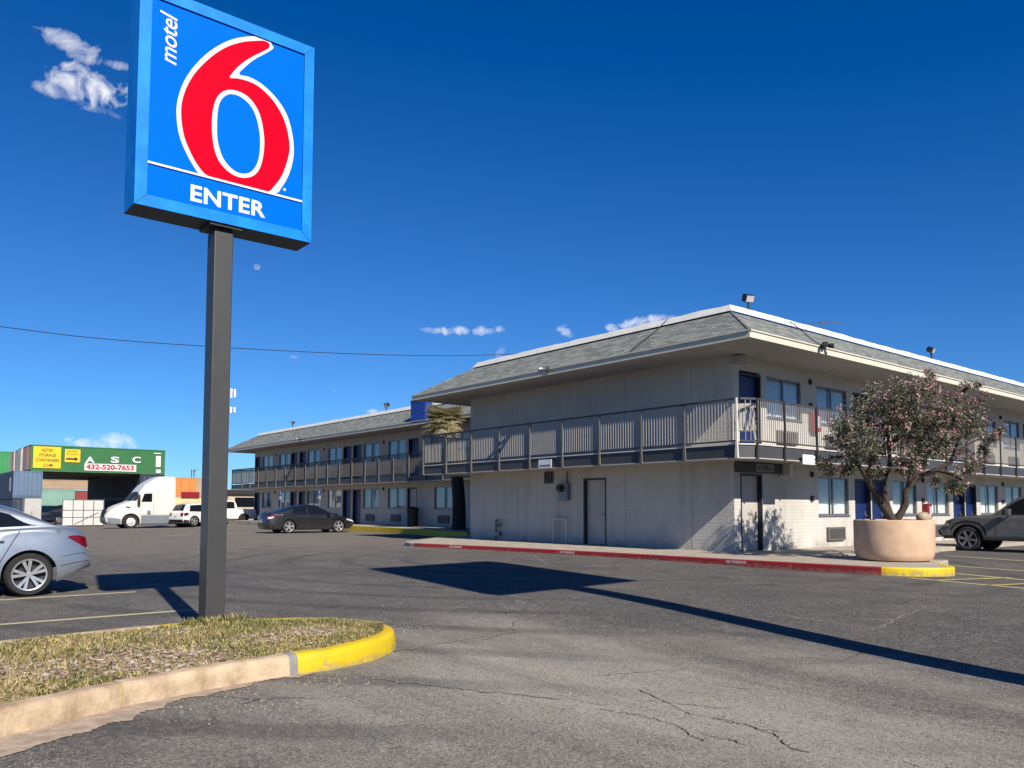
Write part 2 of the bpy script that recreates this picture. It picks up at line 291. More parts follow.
# ------------------------------------------------------------------ mesh helpers
class MB:
    def __init__(s): s.v = []; s.f = []; s.m = []; s.mi = 0
    def add(s, vs, fs, mi=None):
        o = len(s.v); s.v += [tuple(p) for p in vs]
        for f in fs: s.f.append([i+o for i in f]); s.m.append(s.mi if mi is None else mi)
    def quad(s, a, b, c, d, mi=None): s.add((a, b, c, d), ((0, 1, 2, 3),), mi)
    def box(s, x0, x1, y0, y1, z0, z1, mi=None, T=None):
        vs = [Vector((x, y, z)) for x in (x0, x1) for y in (y0, y1) for z in (z0, z1)]
        if T: vs = [T(v) if callable(T) else T @ v for v in vs]
        s.add(vs, ((0, 1, 3, 2), (4, 6, 7, 5), (0, 4, 5, 1), (2, 3, 7, 6), (0, 2, 6, 4), (1, 5, 7, 3)), mi)
    def bar(s, a, b, w, h=None, mi=None, up=Vector((0, 0, 1))):
        a, b = Vector(a), Vector(b); h = h or w; d = (b-a).normalized()
        if abs(d.dot(up)) > .99: up = Vector((1, 0, 0))
        x = d.cross(up).normalized(); y = x.cross(d)
        vs = [p+x*i*w/2+y*j*h/2 for p in (a, b) for i, j in ((-1, -1), (1, -1), (1, 1), (-1, 1))]
        s.add(vs, ((0, 1, 2, 3), (7, 6, 5, 4), (0, 4, 5, 1), (1, 5, 6, 2), (2, 6, 7, 3), (3, 7, 4, 0)), mi)
    def tube(s, pts, rs, n=8, mi=None, cap=True):
        pts = [Vector(p) for p in pts]
        if not isinstance(rs, (list, tuple)): rs = [rs]*len(pts)
        vs = []; fs = []; prev = None
        for i, p in enumerate(pts):
            d = (pts[min(i+1, len(pts)-1)]-pts[max(i-1, 0)]).normalized()
            if prev is None:
                u = Vector((0, 0, 1)) if abs(d.z) < .9 else Vector((1, 0, 0)); x = d.cross(u).normalized()
            else: x = (prev-d*prev.dot(d)).normalized()
            prev = x; y = d.cross(x)
            for k in range(n):
                a = 2*math.pi*k/n; vs.append(p+(x*math.cos(a)+y*math.sin(a))*rs[i])
        for i in range(len(pts)-1):
            for k in range(n): fs.append((i*n+k, i*n+(k+1) % n, (i+1)*n+(k+1) % n, (i+1)*n+k))
        if cap: fs.append(tuple(range(n-1, -1, -1))); fs.append(tuple(range((len(pts)-1)*n, len(pts)*n)))
        s.add(vs, fs, mi)
    def lathe(s, prof, n=32, c=(0, 0, 0), axis='z', mi=None):
        vs = []; fs = []; c = Vector(c)
        for r, z in prof:
            for k in range(n):
                a = 2*math.pi*k/n
                p = Vector((r*math.cos(a), r*math.sin(a), z)) if axis == 'z' else Vector((r*math.cos(a), z, r*math.sin(a)))
                vs.append(c+p)
        for i in range(len(prof)-1):
            for k in range(n): fs.append((i*n+k, i*n+(k+1) % n, (i+1)*n+(k+1) % n, (i+1)*n+k))
        s.add(vs, fs, mi)
    def poly(s, pts, mi=None): s.add(pts, (tuple(range(len(pts))),), mi)
    def prism(s, pts, z0, z1, mi=None, side_mi=None):
        n = len(pts); vs = [(p[0], p[1], z0) for p in pts]+[(p[0], p[1], z1) for p in pts]
        s.add(vs, (tuple(range(n, 2*n)),), mi); s.add(vs, [(i, (i+1) % n, n+(i+1) % n, n+i) for i in range(n)], side_mi if side_mi is not None else mi)
    def build(s, name, mats, parent=None, smooth=None, bevel=0, local=False, merge=False):
        me = bpy.data.meshes.new(name); me.from_pydata(s.v, [], s.f)
        mats = mats if isinstance(mats, (list, tuple)) else [mats]
        for m in mats: me.materials.append(M[m] if isinstance(m, str) else m)
        if len(mats) > 1: me.polygons.foreach_set('material_index', s.m)
        bm = bmesh.new(); bm.from_mesh(me)
        if merge: bmesh.ops.remove_doubles(bm, verts=bm.verts, dist=1e-4)
        bmesh.ops.triangulate(bm, faces=[f for f in bm.faces if len(f.verts) > 4])
        if merge: bmesh.ops.recalc_face_normals(bm, faces=bm.faces)
        if bevel:
            bmesh.ops.remove_doubles(bm, verts=bm.verts, dist=1e-5)
            bmesh.ops.recalc_face_normals(bm, faces=bm.faces)
            es = [e for e in bm.edges if e.is_manifold and e.calc_face_angle(0) > .6]
            bmesh.ops.bevel(bm, geom=es, offset=bevel, segments=2, affect='EDGES', profile=.5)
        bm.to_mesh(me); bm.free()
        if smooth is not None:
            me.polygons.foreach_set('use_smooth', [True]*len(me.polygons)); me.set_sharp_from_angle(angle=R_(smooth))
        me.update()
        o = bpy.data.objects.new(name, me); COL.objects.link(o)
        if parent is not None: attach(o, parent, local)
        return o

def wloc(o):
    v = o.location.copy(); p = o.parent
    return v
def attach(o, parent, local=False):
    o.parent = parent
    if not local: o.matrix_parent_inverse = PINV.get(parent.name, Matrix())
    PINV[o.name] = PINV.get(parent.name, Matrix()) if local else Matrix()
PINV = {}
def tag(o, label=None, cat=None, group=None, kind=None):
    if label: o['label'] = label
    if cat: o['category'] = cat
    if group: o['group'] = group
    if kind: o['kind'] = kind
    return o
def thing(name, label, cat, loc=(0, 0, 0), rz=0, group=None):
    o = bpy.data.objects.new(name, None); COL.objects.link(o); o.empty_display_size = .2
    o.location = loc; o.rotation_euler = (0, 0, rz); tag(o, label, cat, group)
    PINV[o.name] = (Matrix.Translation(Vector(loc)) @ Matrix.Rotation(rz, 4, 'Z')).inverted()
    return o
def children(o): return [c for c in bpy.data.objects if c.parent == o]
def copy_part(o, parent, loc, rz=0):
    """copy of a part and its sub-parts, placed in the parent's frame"""
    c = o.copy(); COL.objects.link(c); c.parent = parent; c.matrix_parent_inverse = Matrix(); c.location = loc; c.rotation_euler = (0, 0, rz)
    for k in KIDS.get(o.name, []):
        d = k.copy(); COL.objects.link(d); d.parent = c; d.matrix_parent_inverse = Matrix()
    return c
KIDS = {}
def copy_thing(o, loc, rz, label, kids):
    c = o.copy(); COL.objects.link(c); c.location = loc; c.rotation_euler = (0, 0, rz); c['label'] = label
    for k in kids:
        d = k.copy(); COL.objects.link(d); d.parent = c
        for g in KIDS.get(k.name, []):
            e = g.copy(); COL.objects.link(e); e.parent = d
    return c
def structure(o): o['kind'] = 'structure'; return o

def text_mb(body, size=1, bold=0, shear=0, spacing=1, align='CENTER'):
    """outline of a line of lettering as flat faces in x,y"""
    cu = bpy.data.curves.new('lettering', 'FONT'); cu.body = body; cu.size = size; cu.offset = bold; cu.shear = shear
    cu.space_character = spacing; cu.align_x = align; cu.align_y = 'BOTTOM_BASELINE'; cu.resolution_u = 3
    ob = bpy.data.objects.new('lettering_tmp', cu); me = bpy.data.meshes.new_from_object(ob)
    vs = [v.co.copy() for v in me.vertices]; fs = [tuple(p.vertices) for p in me.polygons]
    bpy.data.objects.remove(ob); bpy.data.meshes.remove(me); bpy.data.curves.remove(cu)
    return vs, fs
def add_text(mb, body, o, ux, uy, height, width=None, mi=None, **kw):
    """lettering on the plane o + ux*x + uy*y, scaled to capital height and optional width, centred on o"""
    vs, fs = text_mb(body, **kw)
    if not vs: return
    x0 = min(v.x for v in vs); x1 = max(v.x for v in vs); y0 = min(v.y for v in vs); y1 = max(v.y for v in vs)
    sy = height/(y1-y0); sx = (width/(x1-x0)) if width else sy
    o = Vector(o); ux = Vector(ux); uy = Vector(uy)
    mb.add([o+ux*((v.x-(x0+x1)/2)*sx)+uy*((v.y-(y0+y1)/2)*sy) for v in vs], fs, mi)

def catmull(pts, n=5, closed=True):
    out = []; L = len(pts)
    for i in range(L if closed else L-1):
        p0, p1, p2, p3 = [pts[(i+k) % L] if closed else pts[max(0, min(L-1, i+k))] for k in (-1, 0, 1, 2)]
        for j in range(n):
            t = j/n
            out.append(tuple(.5*((2*b)+(-a+c)*t+(2*a-5*b+4*c-d)*t*t+(-a+3*b-3*c+d)*t**3) for a, b, c, d in zip(p0, p1, p2, p3)))
    if not closed: out.append(tuple(pts[-1]))
    return out
def sstep(x):
    x = max(0, min(1, x)); return x*x*(3-2*x)
def gz(x, y): return -.36*sstep((-x-40)/35)*sstep((23-y)/5)-.16*sstep((x+9.5)/7)*sstep((12-y)/3.5)*sstep((y-2.6)/4)-.05*sstep((x+14)/4)*sstep((y-11)/3)*sstep((24-y)/3)*sstep((4-x)/4)
def lerpk(keys, x):
    if x <= keys[0][0]: return keys[0][1]
    for (a, va), (b, vb) in zip(keys, keys[1:]):
        if x <= b: return va+(vb-va)*(x-a)/(b-a)
    return keys[-1][1]
def smoothk(keys, x):
    """monotone-ish cubic through keys"""
    n = len(keys)
    if x <= keys[0][0]: return keys[0][1]
    if x >= keys[-1][0]: return keys[-1][1]
    for i in range(n-1):
        if x <= keys[i+1][0]: break
    d = [(keys[k+1][1]-keys[k][1])/(keys[k+1][0]-keys[k][0]) for k in range(n-1)]
    def m(k):
        if k == 0: return d[0]
        if k == n-1: return d[-1]
        return 0 if d[k-1]*d[k] <= 0 else 2*d[k-1]*d[k]/(d[k-1]+d[k])
    h = keys[i+1][0]-keys[i][0]; t = (x-keys[i][0])/h
    return (2*t**3-3*t*t+1)*keys[i][1]+(t**3-2*t*t+t)*h*m(i)+(-2*t**3+3*t*t)*keys[i+1][1]+(t**3-t*t)*h*m(i+1)

# ------------------------------------------------------------------ world, sun
SUN_EL, SUN_AZ = R_(36.5), R_(101)            # azimuth clockwise from +y
SUN = Vector((math.sin(SUN_AZ)*math.cos(SUN_EL), math.cos(SUN_AZ)*math.cos(SUN_EL), math.sin(SUN_EL)))
w = bpy.data.worlds.new('World'); SC.world = w; w.use_nodes = True; w.node_tree.nodes.clear(); t = NT(w.node_tree)
wo = t.n('ShaderNodeOutputWorld'); bg = t.n('ShaderNodeBackground'); bg.inputs[1].default_value = .0615; t.l(bg.outputs[0], wo.inputs[0])
sky = t.n('ShaderNodeTexSky'); sky.sky_type = 'NISHITA'; sky.sun_disc = False; sky.sun_elevation = SUN_EL; sky.sun_rotation = SUN_AZ
sky.altitude = 900; sky.air_density = 1.0; sky.dust_density = .0; sky.ozone_density = 4
sb = t.n('ShaderNodeVectorMath'); sb.operation = 'SUBTRACT'; sb.inputs[1].default_value = (.82, .47, 0); 
sm_ = t.n('ShaderNodeVectorMath'); sm_.operation = 'MULTIPLY'; sm_.inputs[1].default_value = (.46, .80, 1.16)
mx_ = t.n('ShaderNodeVectorMath'); mx_.operation = 'MAXIMUM'; mx_.inputs[1].default_value = (0, 0, 0)
t.l(sky.outputs[0], sb.inputs[0]); t.l(sb.outputs[0], sm_.inputs[0]); t.l(sm_.outputs[0], mx_.inputs[0])
wdir = t.n('ShaderNodeTexCoord').outputs['Generated']
wn = t.n('ShaderNodeTexNoise'); wn.inputs['Scale'].default_value = 40; wn.inputs['Distortion'].default_value = .9; wn.inputs['Detail'].default_value = 9; wn.inputs['Roughness'].default_value = .62; t.l(wdir, wn.inputs['Vector'])
cloudsum = None
def cloud(px, py, rx, ry, tilt=0, dens=1.0):
    """an elongated cumulus patch: a direction on the sky, its angular half-sizes, broken up by noise"""
    global cloudsum
    c = ray(px, py).normalized(); k = 1/(CF*ray(px, py).length/1.0)
    rt = c.cross(Vector((0, 0, 1))).normalized(); up = rt.cross(c)
    ca, sa = math.cos(R_(tilt)), math.sin(R_(tilt)); ax = rt*ca+up*sa; ay = up*ca-rt*sa
    kk = 1/math.hypot(CF, math.hypot(px-512, py-CCY))
    d1 = t.n('ShaderNodeVectorMath'); d1.operation = 'DOT_PRODUCT'; t.l(wdir, d1.inputs[0]); d1.inputs[1].default_value = ax/(rx*kk)
    d2 = t.n('ShaderNodeVectorMath'); d2.operation = 'DOT_PRODUCT'; t.l(wdir, d2.inputs[0]); d2.inputs[1].default_value = ay/(ry*kk)
    d3 = t.n('ShaderNodeVectorMath'); d3.operation = 'DOT_PRODUCT'; t.l(wdir, d3.inputs[0]); d3.inputs[1].default_value = c
    b1 = t.math('SUBTRACT', d1.outputs['Value'], c.dot(ax)/(rx*kk)); b2 = t.math('SUBTRACT', d2.outputs['Value'], c.dot(ay)/(ry*kk))
    q = t.math('SUBTRACT', 1, t.math('ADD', t.math('MULTIPLY', b1, b1), t.math('MULTIPLY', b2, b2)))
    q = t.math('SUBTRACT', t.math('MAXIMUM', q, -3), t.math('MULTIPLY', t.math('LESS_THAN', d3.outputs['Value'], .5), 9))
    q = t.ramp(t.math('ADD', t.math('MULTIPLY', q, .5), t.math('MULTIPLY', t.math('SUBTRACT', wn.outputs['Fac'], .5), 2.9)), .02, .95)
    q = t.math('MULTIPLY', q, dens)
    cloudsum = q if cloudsum is None else t.math('MAXIMUM', cloudsum, q)
for a in ((72, 46, 34, 11, -12, .8), (88, 88, 38, 17, -12, .95), (150, 100, 34, 14, -8, .9), (116, 65, 18, 4, 0, .45), (52, 90, 18, 7, -6, .55), (92, 106, 34, 5, -10, .25),
          (432, 330, 12, 3, 0, .45), (456, 330.5, 15, 5, 0, .85), (484, 331, 13, 5, 0, .9), (500, 329, 6, 4, 0, .6), (568, 332, 11, 5, -25, .7), (642, 322, 24, 6, 8, .9), (612, 328, 9, 4, -10, .6), (672, 320, 14, 5, 8, .6),
          (104, 445, 36, 8, 0, .95), (118, 441, 18, 8, 0, .9), (334, 391, 10, 3.2, 0, .6), (293, 357, 6, 2.5, 0, .4), (375, 412, 8, 3, 0, .5), (500, 352, 7, 5, 20, .3)):
    cloud(*a)
moon = ray(257, 267).normalized()
dm = t.n('ShaderNodeVectorMath'); dm.operation = 'DOT_PRODUCT'; t.l(wdir, dm.inputs[0]); dm.inputs[1].default_value = moon
mfac = t.ramp(dm.outputs['Value'], math.cos(3.6/850), math.cos(2.2/850))
mfac = t.math('MULTIPLY', mfac, t.ramp(t.noise(wdir, 300, 2), .2, .7))
c1 = t.mix(cloudsum, mx_.outputs[0], (10.6, 10.7, 11.2)); c2 = t.mix(t.math('MULTIPLY', mfac, .55), c1, (6, 6.6, 7.6))
t.l(c2, bg.inputs[0])
sl = bpy.data.lights.new('sun', 'SUN'); sl.energy = 5.0; sl.angle = R_(.53); sl.color = (1, .93, .82)
so = bpy.data.objects.new('sun', sl); COL.objects.link(so); so.rotation_euler = (-SUN).to_track_quat('-Z', 'Y').to_euler(); so.location = (20, -10, 30)
SC.view_settings.view_transform = 'Standard'; SC.view_settings.look = 'None'; SC.view_settings.exposure = .67; SC.view_settings.gamma = 1
SC.render.engine = 'CYCLES'; SC.cycles.use_denoising = True; SC.cycles.max_bounces = 6; SC.cycles.transparent_max_bounces = 8

# ------------------------------------------------------------------ ground
def ground():
    g = MB(); s = 2500; g.quad((-s, -s, -.45), (s, -s, -.45), (s, s, -.45), (-s, s, -.45)); structure(g.build('ground', 'dirt'))
    a = MB(); xs = [-160, -150]+[-140+4*i for i in range(0, 26)]+[-34, -28, -22, -17, -13]+[-11+.8*i for i in range(18)]+[5, 10, 20, 40, 64]; ys = [-60, -40, -20, -8, 0, 1.5, 2.4]+[3+.75*i for i in range(13)]+[13.5+1.5*i for i in range(10)]+[30, 36, 45, 60, 80, 110]
    idx = {}
    for i, x in enumerate(xs):
        for j, y in enumerate(ys): idx[i, j] = len(a.v); a.v.append((x, y, gz(x, y)))
    for i in range(len(xs)-1):
        for j in range(len(ys)-1): a.f.append([idx[i, j], idx[i+1, j], idx[i+1, j+1], idx[i, j+1]]); a.m.append(0)
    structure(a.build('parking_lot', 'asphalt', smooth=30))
ground()

def ribbon(name, pts, wd, m, z=.004, parent=None, taper=False):
    mb = MB(); pts = [Vector((p[0], p[1], 0)) for p in pts]
    L = []; Rr = []
    for i, p in enumerate(pts):
        d = (pts[min(i+1, len(pts)-1)]-pts[max(0, i-1)]).normalized(); n = Vector((-d.y, d.x, 0))
        ww = wd*(.5 if not taper else (.5*(.35+rnd.random()*.9)))
        for lst, sg in ((L, 1), (Rr, -1)):
            q = p+n*ww*sg; q.z = gz(q.x, q.y)+z; lst.append(q)
    for i in range(len(pts)-1): mb.quad(L[i], Rr[i], Rr[i+1], L[i+1])
    return structure(mb.build(name, m))
def px(pts, z=0): return [onz(x, y, z) for x, y in pts]
for x in (-10.84, -13.66, -16.72): ribbon('parking_line', [(x, -7+.5*i) for i in range(22)] if x > -16 else [(x, -7+.5*i) for i in range(21)], .13, 'linew')
for P_ in ([(909.6, 575.6), (1040, 587)], [(956, 571.2), (1040, 579)]): ribbon('parking_line', px(P_), .14, 'linew')
for P_ in ([(936, 578), (1012, 575.5)], [(990, 583), (1030, 581)]): ribbon('parking_line', px(P_), .15, 'liney', z=.008)
for P_ in ([(937, 562.6), (1040, 570)], [(945, 555.5), (1040, 562)]): ribbon('parking_line', px(P_), .14, 'linew')
ribbon('parking_line', [(a.x, a.y) for a in px([(150, 536.5), (200, 534.6), (256, 532.6)])], .16, 'linew')
def jag(pts, amp=.05, n=9):
    out = []
    for (a, b) in zip(pts, pts[1:]):
        for k in range(n): q = a.lerp(b, k/n); out.append((q.x+rnd.gauss(0, amp), q.y+rnd.gauss(0, amp)))
    out.append((pts[-1].x, pts[-1].y)); return out
for P_, wd, m in (([(392, 650), (440, 641), (500, 630), (560, 624)], .035, 'crack'), ([(370, 678), (430, 684), (490, 689), (560, 694)], .03, 'crack'), ([(396, 630), (425, 624), (455, 621)], .03, 'crack'),
                  ([(935, 605), (905, 612), (880, 620)], .035, 'crack'), ([(745, 712), (772, 722), (790, 738), (806, 741)], .012, 'rimdark'), ([(640, 680), (690, 704), (745, 712)], .010, 'rimdark'), ([(930, 768), (938, 757), (950, 752)], .010, 'rimdark'),
                  ([(520, 553), (535, 556), (548, 565)], .05, 'crack'), ([(598, 703), (618, 706), (640, 708), (660, 713), (676, 717)], .008, 'rimdark'), ([(676, 717), (690, 727), (702, 734)], .010, 'rimdark'), ([(702, 726), (728, 731), (746, 737)], .008, 'rimdark'), ([(650, 691), (690, 694), (730, 696)], .008, 'rimdark'), ([(724, 711), (744, 713), (764, 718), (790, 720)], .009, 'rimdark'), ([(716, 672), (745, 674), (780, 673)], .007, 'rimdark'), ([(560, 690), (590, 697), (612, 699)], .006, 'rimdark'), ([(905, 748), (926, 756), (940, 768)], .010, 'rimdark'), ([(700, 655), (640, 662), (590, 668)], .007, 'rimdark')):
    ribbon('pavement_crack', jag(px(P_), .02 if wd > .02 else .012), wd, m, taper=True)

# ------------------------------------------------------------------ grass island in front
def island():
    # outer kerb line at the ground, walking from behind the camera up to the nose and back along the far side
    near = [(-3.1, -8), (-4.3, -4), (-5.1, -1.2), (-5.58, .71), (-5.89, 1.45), (-6.08, 2.2), (-6.16, 2.75), (-6.2, 3.15), (-6.38, 3.62), (-6.72, 4.05), (-7.15, 4.27), (-7.6, 4.25)]
    far = [(-8.05, 4.0), (-8.4, 3.55), (-8.62, 3.0), (-8.66, 2.3), (-8.55, 1.4), (-8.38, .6), (-7.6, -2.4), (-6.4, -8)]
    path = catmull(near+far, 6, closed=False); P_ = [Vector((p[0], p[1], 0)) for p in path]
    def off(i, d):
        a = (P_[min(i+1, len(P_)-1)]-P_[max(0, i-1)]).normalized(); n = Vector((-a.y, a.x, 0)); return P_[i]+n*d
    H = .16; prof = [(0, -.02), (.0, .0), (.012, .10), (.02, .135), (.04, .155), (.07, H), (.15, H), (.155, .08)]
    kc = MB(); ky = MB()
    sy0 = next(i for i, p in enumerate(P_) if p.y > 2.75 and p.x > -6.5)
    sy1 = next(i for i, p in enumerate(P_) if i > sy0+20 and p.y < 2.55)
    for i in range(len(P_)-1):
        mb = ky if sy0 <= i < sy1 else kc
        jz = lambda k: .0025*math.sin(k*.7)+.001*math.sin(k*2.1)
        A = [off(i, a)+Vector((0, 0, z+(jz(i) if z > .05 else 0))) for a, z in prof]; B = [off(i+1, a)+Vector((0, 0, z+(jz(i+1) if z > .05 else 0))) for a, z in prof]
        for k in range(len(prof)-1): mb.quad(A[k], B[k], B[k+1], A[k+1], 1 if (mb is kc and i in (sy0-1,)) else 0)
    for yj in (1.42, -.15):
        i = min(range(sy0), key=lambda k: abs(P_[k].y-yj)); a_ = (P_[i+1]-P_[i]).normalized()*.007
        A = [off(i, a-.0025)-a_+Vector((0, 0, z+.002)) for a, z in prof[:-1]]; B = [off(i, a-.0025)+a_+Vector((0, 0, z+.002)) for a, z in prof[:-1]]
        for k in range(1, len(A)-1): kc.quad(A[k], B[k], B[k+1], A[k+1], 2)
    kerb = structure(kc.build('kerb', ['kerbconc', 'kerbpatch', 'soil'], smooth=50, merge=True)); structure(ky.build('painted_kerb', 'yellow', smooth=50, merge=True))
    inner = [off(i, .14) for i in range(len(P_))]
    g = MB(); cen = [((inner[i]+inner[len(inner)-1-i])/2) for i in range(len(inner)//2)]
    h = lambda p, e: .135+.045*e+.012*math.sin(p.x*5.1)*math.cos(p.y*4.3)
    half = len(inner)//2; cols = 9
    for i in range(half-1):
        a0, a1 = inner[i], inner[len(inner)-1-i]; b0, b1 = inner[i+1], inner[len(inner)-2-i]
        for c in range(cols):
            q = []
            for (s0, s1, tt) in ((a0, a1, c/cols), (b0, b1, c/cols), (b0, b1, (c+1)/cols), (a0, a1, (c+1)/cols)):
                v = s0.lerp(s1, tt); v.z = h(v, 4*tt*(1-tt)); q.append(v)
            g.quad(*q)
    structure(g.build('island_soil', 'soil', smooth=60))
    # living and dry grass, thinner where the wood chips lie
    r = random.Random(3); gm = MB(); cm = MB()
    bare = [(onz(780*420/1024, 560+175*208/507, .17), .34, .6), (onz(350*420/1024, 560+245*208/507, .17), .5, .8), (onz(300*420/1024, 560+220*208/507, .17), .25, .5), (onz(440*420/1024, 560+240*208/507, .17), .4, .7), (onz(150*420/1024, 560+270*208/507, .17), .4, .7), (onz(60*420/1024, 560+275*208/507, .17), .4, .7), (onz(640*420/1024, 560+195*208/507, .17), .25, .6), (onz(410*420/1024, 560+185*208/507, .17), .25, .5)]
    def barefac(p):
        b = 0
        for q, rad, st in bare:
            d = math.hypot(p.x-q.x, (p.y-q.y)*.75)/rad; b = max(b, .78*st*(1-sstep((d-.5)/.7)))
        return b
    def inside():
        while True:
            i = r.randrange(0, half-1)
            a = inner[i].lerp(inner[i+1], r.random()); b = inner[len(inner)-1-i].lerp(inner[len(inner)-2-i], r.random()); tt = r.random(); p = a.lerp(b, tt)
            if p.y > -.6: p.z = h(p, 4*tt*(1-tt)); return p, tt
    n = 0
    seeds = [inside()[0] for _ in range(60)]
    while n < 44000:
        p, tt = inside(); bf = barefac(p)
        edge = min(tt, 1-tt)
        if r.random() < bf*1.25: continue
        lush = .5+.5*math.sin(p.x*2.3+1.1)*math.cos(p.y*1.7+.4)+.3*math.sin(p.y*6.1+p.x*3)
        ln = r.uniform(.010, .036)*(1+.35*lush); 
        if abs(p.x+8.54) < .3 and abs(p.y-2.9) < .3: ln *= 2.2; lush = 1
        ang = r.uniform(0, 6.283); lean = r.uniform(.3, 1.7); d = Vector((math.cos(ang), math.sin(ang), 0)); wd = r.uniform(.003, .0065); s = Vector((-d.y, d.x, 0))*wd
        tip = p+d*ln*lean+Vector((0, 0, ln)); mid = p+d*ln*lean*.35+Vector((0, 0, ln*.6))
        u = r.random(); mi = 0 if u < .14+.34*lush else (2 if u < .42+.25*lush else 1)
        gm.add((p-s, p+s, mid+s*.8, mid-s*.8, tip), ((0, 1, 2, 3), (3, 2, 4)), mi); n += 1
    o = gm.build('grass', ['grass', 'dry', 'olive']); tag(o, 'patchy green and straw coloured grass on the kerbed island', 'grass', kind='stuff')
    for _ in range(12000):
        p, tt = inside(); bf = barefac(p)
        if r.random() > bf*1.0+.05: continue
        a = r.uniform(0, 6.28); l = r.uniform(.012, .045); wd = l*r.uniform(.3, .6); T = Matrix.Translation(p+Vector((0, 0, .006+r.random()*.012))) @ Matrix.Rotation(a, 4, 'Z') @ Matrix.Rotation(r.uniform(-.6, .6), 4, 'X')
        cm.box(-l/2, l/2, -wd/2, wd/2, -.004, .004, r.choice((0, 0, 0, 1, 1, 2)), T)
    o = cm.build('wood_chips', ['chip', mat('pale_wood_chips', srgb(206, 188, 176), .9, var=.2, vscale=20), mat('dark_wood_chips', srgb(140, 112, 100), .9, var=.2, vscale=20)]); tag(o, 'pinkish grey wood chips on the bare patches of the island', 'wood chips', kind='stuff')
    # silt washed along the foot of the kerb
    sm = MB(); top = []; bot = []
    for i in range(len(P_)):
        p = P_[i]
        if p.y > 3.0 or i >= sy0+4: break
        if p.y < -3: continue
        ww = .40*(1-sstep((p.y-.1)/2.6))+.05+.03*math.sin(i*.9)+.03*math.sin(i*2.3)+rnd.uniform(-.03, .03)
        top.append(off(i, .02)+Vector((0, 0, .005))); bot.append(off(i, -max(.04, ww))+Vector((0, 0, .005)))
    for i in range(len(top)-1):
        for k in range(6):
            a0, a1 = top[i].lerp(top[i+1], k/6), top[i].lerp(top[i+1], (k+1)/6); b0, b1 = bot[i].lerp(bot[i+1], k/6), bot[i].lerp(bot[i+1], (k+1)/6)
            if k == 0 and i == 0: pj_ = 0
            nj = 0 if k == 5 and i == len(top)-2 else rnd.gauss(0, .012)
            sm.quad(a0, b0+(b0-a0).normalized()*pj_, b1+(b1-a1).normalized()*nj, a1); pj_ = nj
    structure(sm.build('silt_strip', 'sand'))
island()
def stones():
    r = random.Random(11); m = MB()
    spots = [(onz(392, 655), .4, 130), (onz(330, 680), .35, 90), (onz(230, 705), .5, 110), (onz(410, 630), .45, 60), (onz(430, 690), 1.5, 90), (onz(560, 700), 2.2, 50), (onz(800, 690), 2.5, 50), (onz(300, 610), 2.5, 40)]
    for c, rad, n in spots:
        for _ in range(n):
            a = r.uniform(0, 6.28); d = rad*r.random()**.6; x, y = c.x+d*math.cos(a), c.y+d*math.sin(a)
            if x < -6.0 and y < 4.4 and x > -8.9: continue
            sz = r.uniform(.003, .0085); z = gz(x, y); T = Matrix.Translation((x, y, z+sz*.4)) @ Matrix.Rotation(r.uniform(0, 3), 4, 'Z')
            v = [T @ Vector((sz*i*r.uniform(.6, 1.2), sz*j*r.uniform(.6, 1.2), sz*k*.6)) for i in (-1, 1) for j in (-1, 1) for k in (-1, 1)]
            m.add(v, ((0, 1, 3, 2), (4, 6, 7, 5), (0, 4, 5, 1), (2, 3, 7, 6), (0, 2, 6, 4), (1, 5, 7, 3)), 0)
    tag(m.build('gravel', mat('loose_gravel', srgb(158, 146, 130), .9, var=.3, vscale=30)), 'loose pale gravel scattered on the asphalt by the kerb', 'gravel', kind='stuff')
stones()
# ------------------------------------------------------------------ roadside sign on its pole
SX, SY, SW, SD, SZ0, SZ1 = -8.534, 2.946, 1.868, .384, 4.33, 6.605
def sign_case(par, cx, cy, wd, dp, z0, z1, faces=True):
    """box case with a raised border and recessed faces, front towards +x"""
    b = MB(); x1 = cx+dp/2; x0 = cx-dp/2; y0 = cy-wd/2; y1 = cy+wd/2; bw = .115
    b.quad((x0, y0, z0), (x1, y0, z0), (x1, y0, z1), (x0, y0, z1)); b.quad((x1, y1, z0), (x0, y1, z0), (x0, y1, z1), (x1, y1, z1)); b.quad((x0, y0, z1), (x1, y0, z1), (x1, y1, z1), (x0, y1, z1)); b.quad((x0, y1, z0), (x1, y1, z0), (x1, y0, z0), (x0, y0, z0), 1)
    for xf, dn in ((x1, -1), (x0, 1)):
        o = [(y0, z0), (y1, z0), (y1, z1), (y0, z1)]; i = [(y0+bw, z0+bw), (y1-bw, z0+bw), (y1-bw, z1-bw), (y0+bw, z1-bw)]
        for k in range(4):
            k2 = (k+1) % 4; xi = xf+dn*.018
            b.quad((xf, *o[k]), (xf, *o[k2]), (xf, *i[k2]), (xf, *i[k])); b.quad((xf, *i[k]), (xf, *i[k2]), (xi, *i[k2]), (xi, *i[k]), 1)  # returns coloured dark to draw the shadow line of the recess
    # mitre seams
    for zz in (z0, z1):
        s = 1 if zz == z0 else -1
        b.bar((x1+.001, y0+.01, zz+s*.01), (x1+.001, y0+bw, zz+s*bw), .005, .003, 1); b.bar((x1+.001, y1-.01, zz+s*.01), (x1+.001, y1-bw, zz+s*bw), .005, .003, 1)
    case = b.build('case', ['signframe', 'signdark'], par)
    f = MB()
    for xf in (x1-.017, x0+.017): f.quad((xf, y0+bw, z0+bw), (xf, y1-bw, z0+bw), (xf, y1-bw, z1-bw), (xf, y0+bw, z1-bw))
    return case, f.build('face_panel', 'signblue', par)
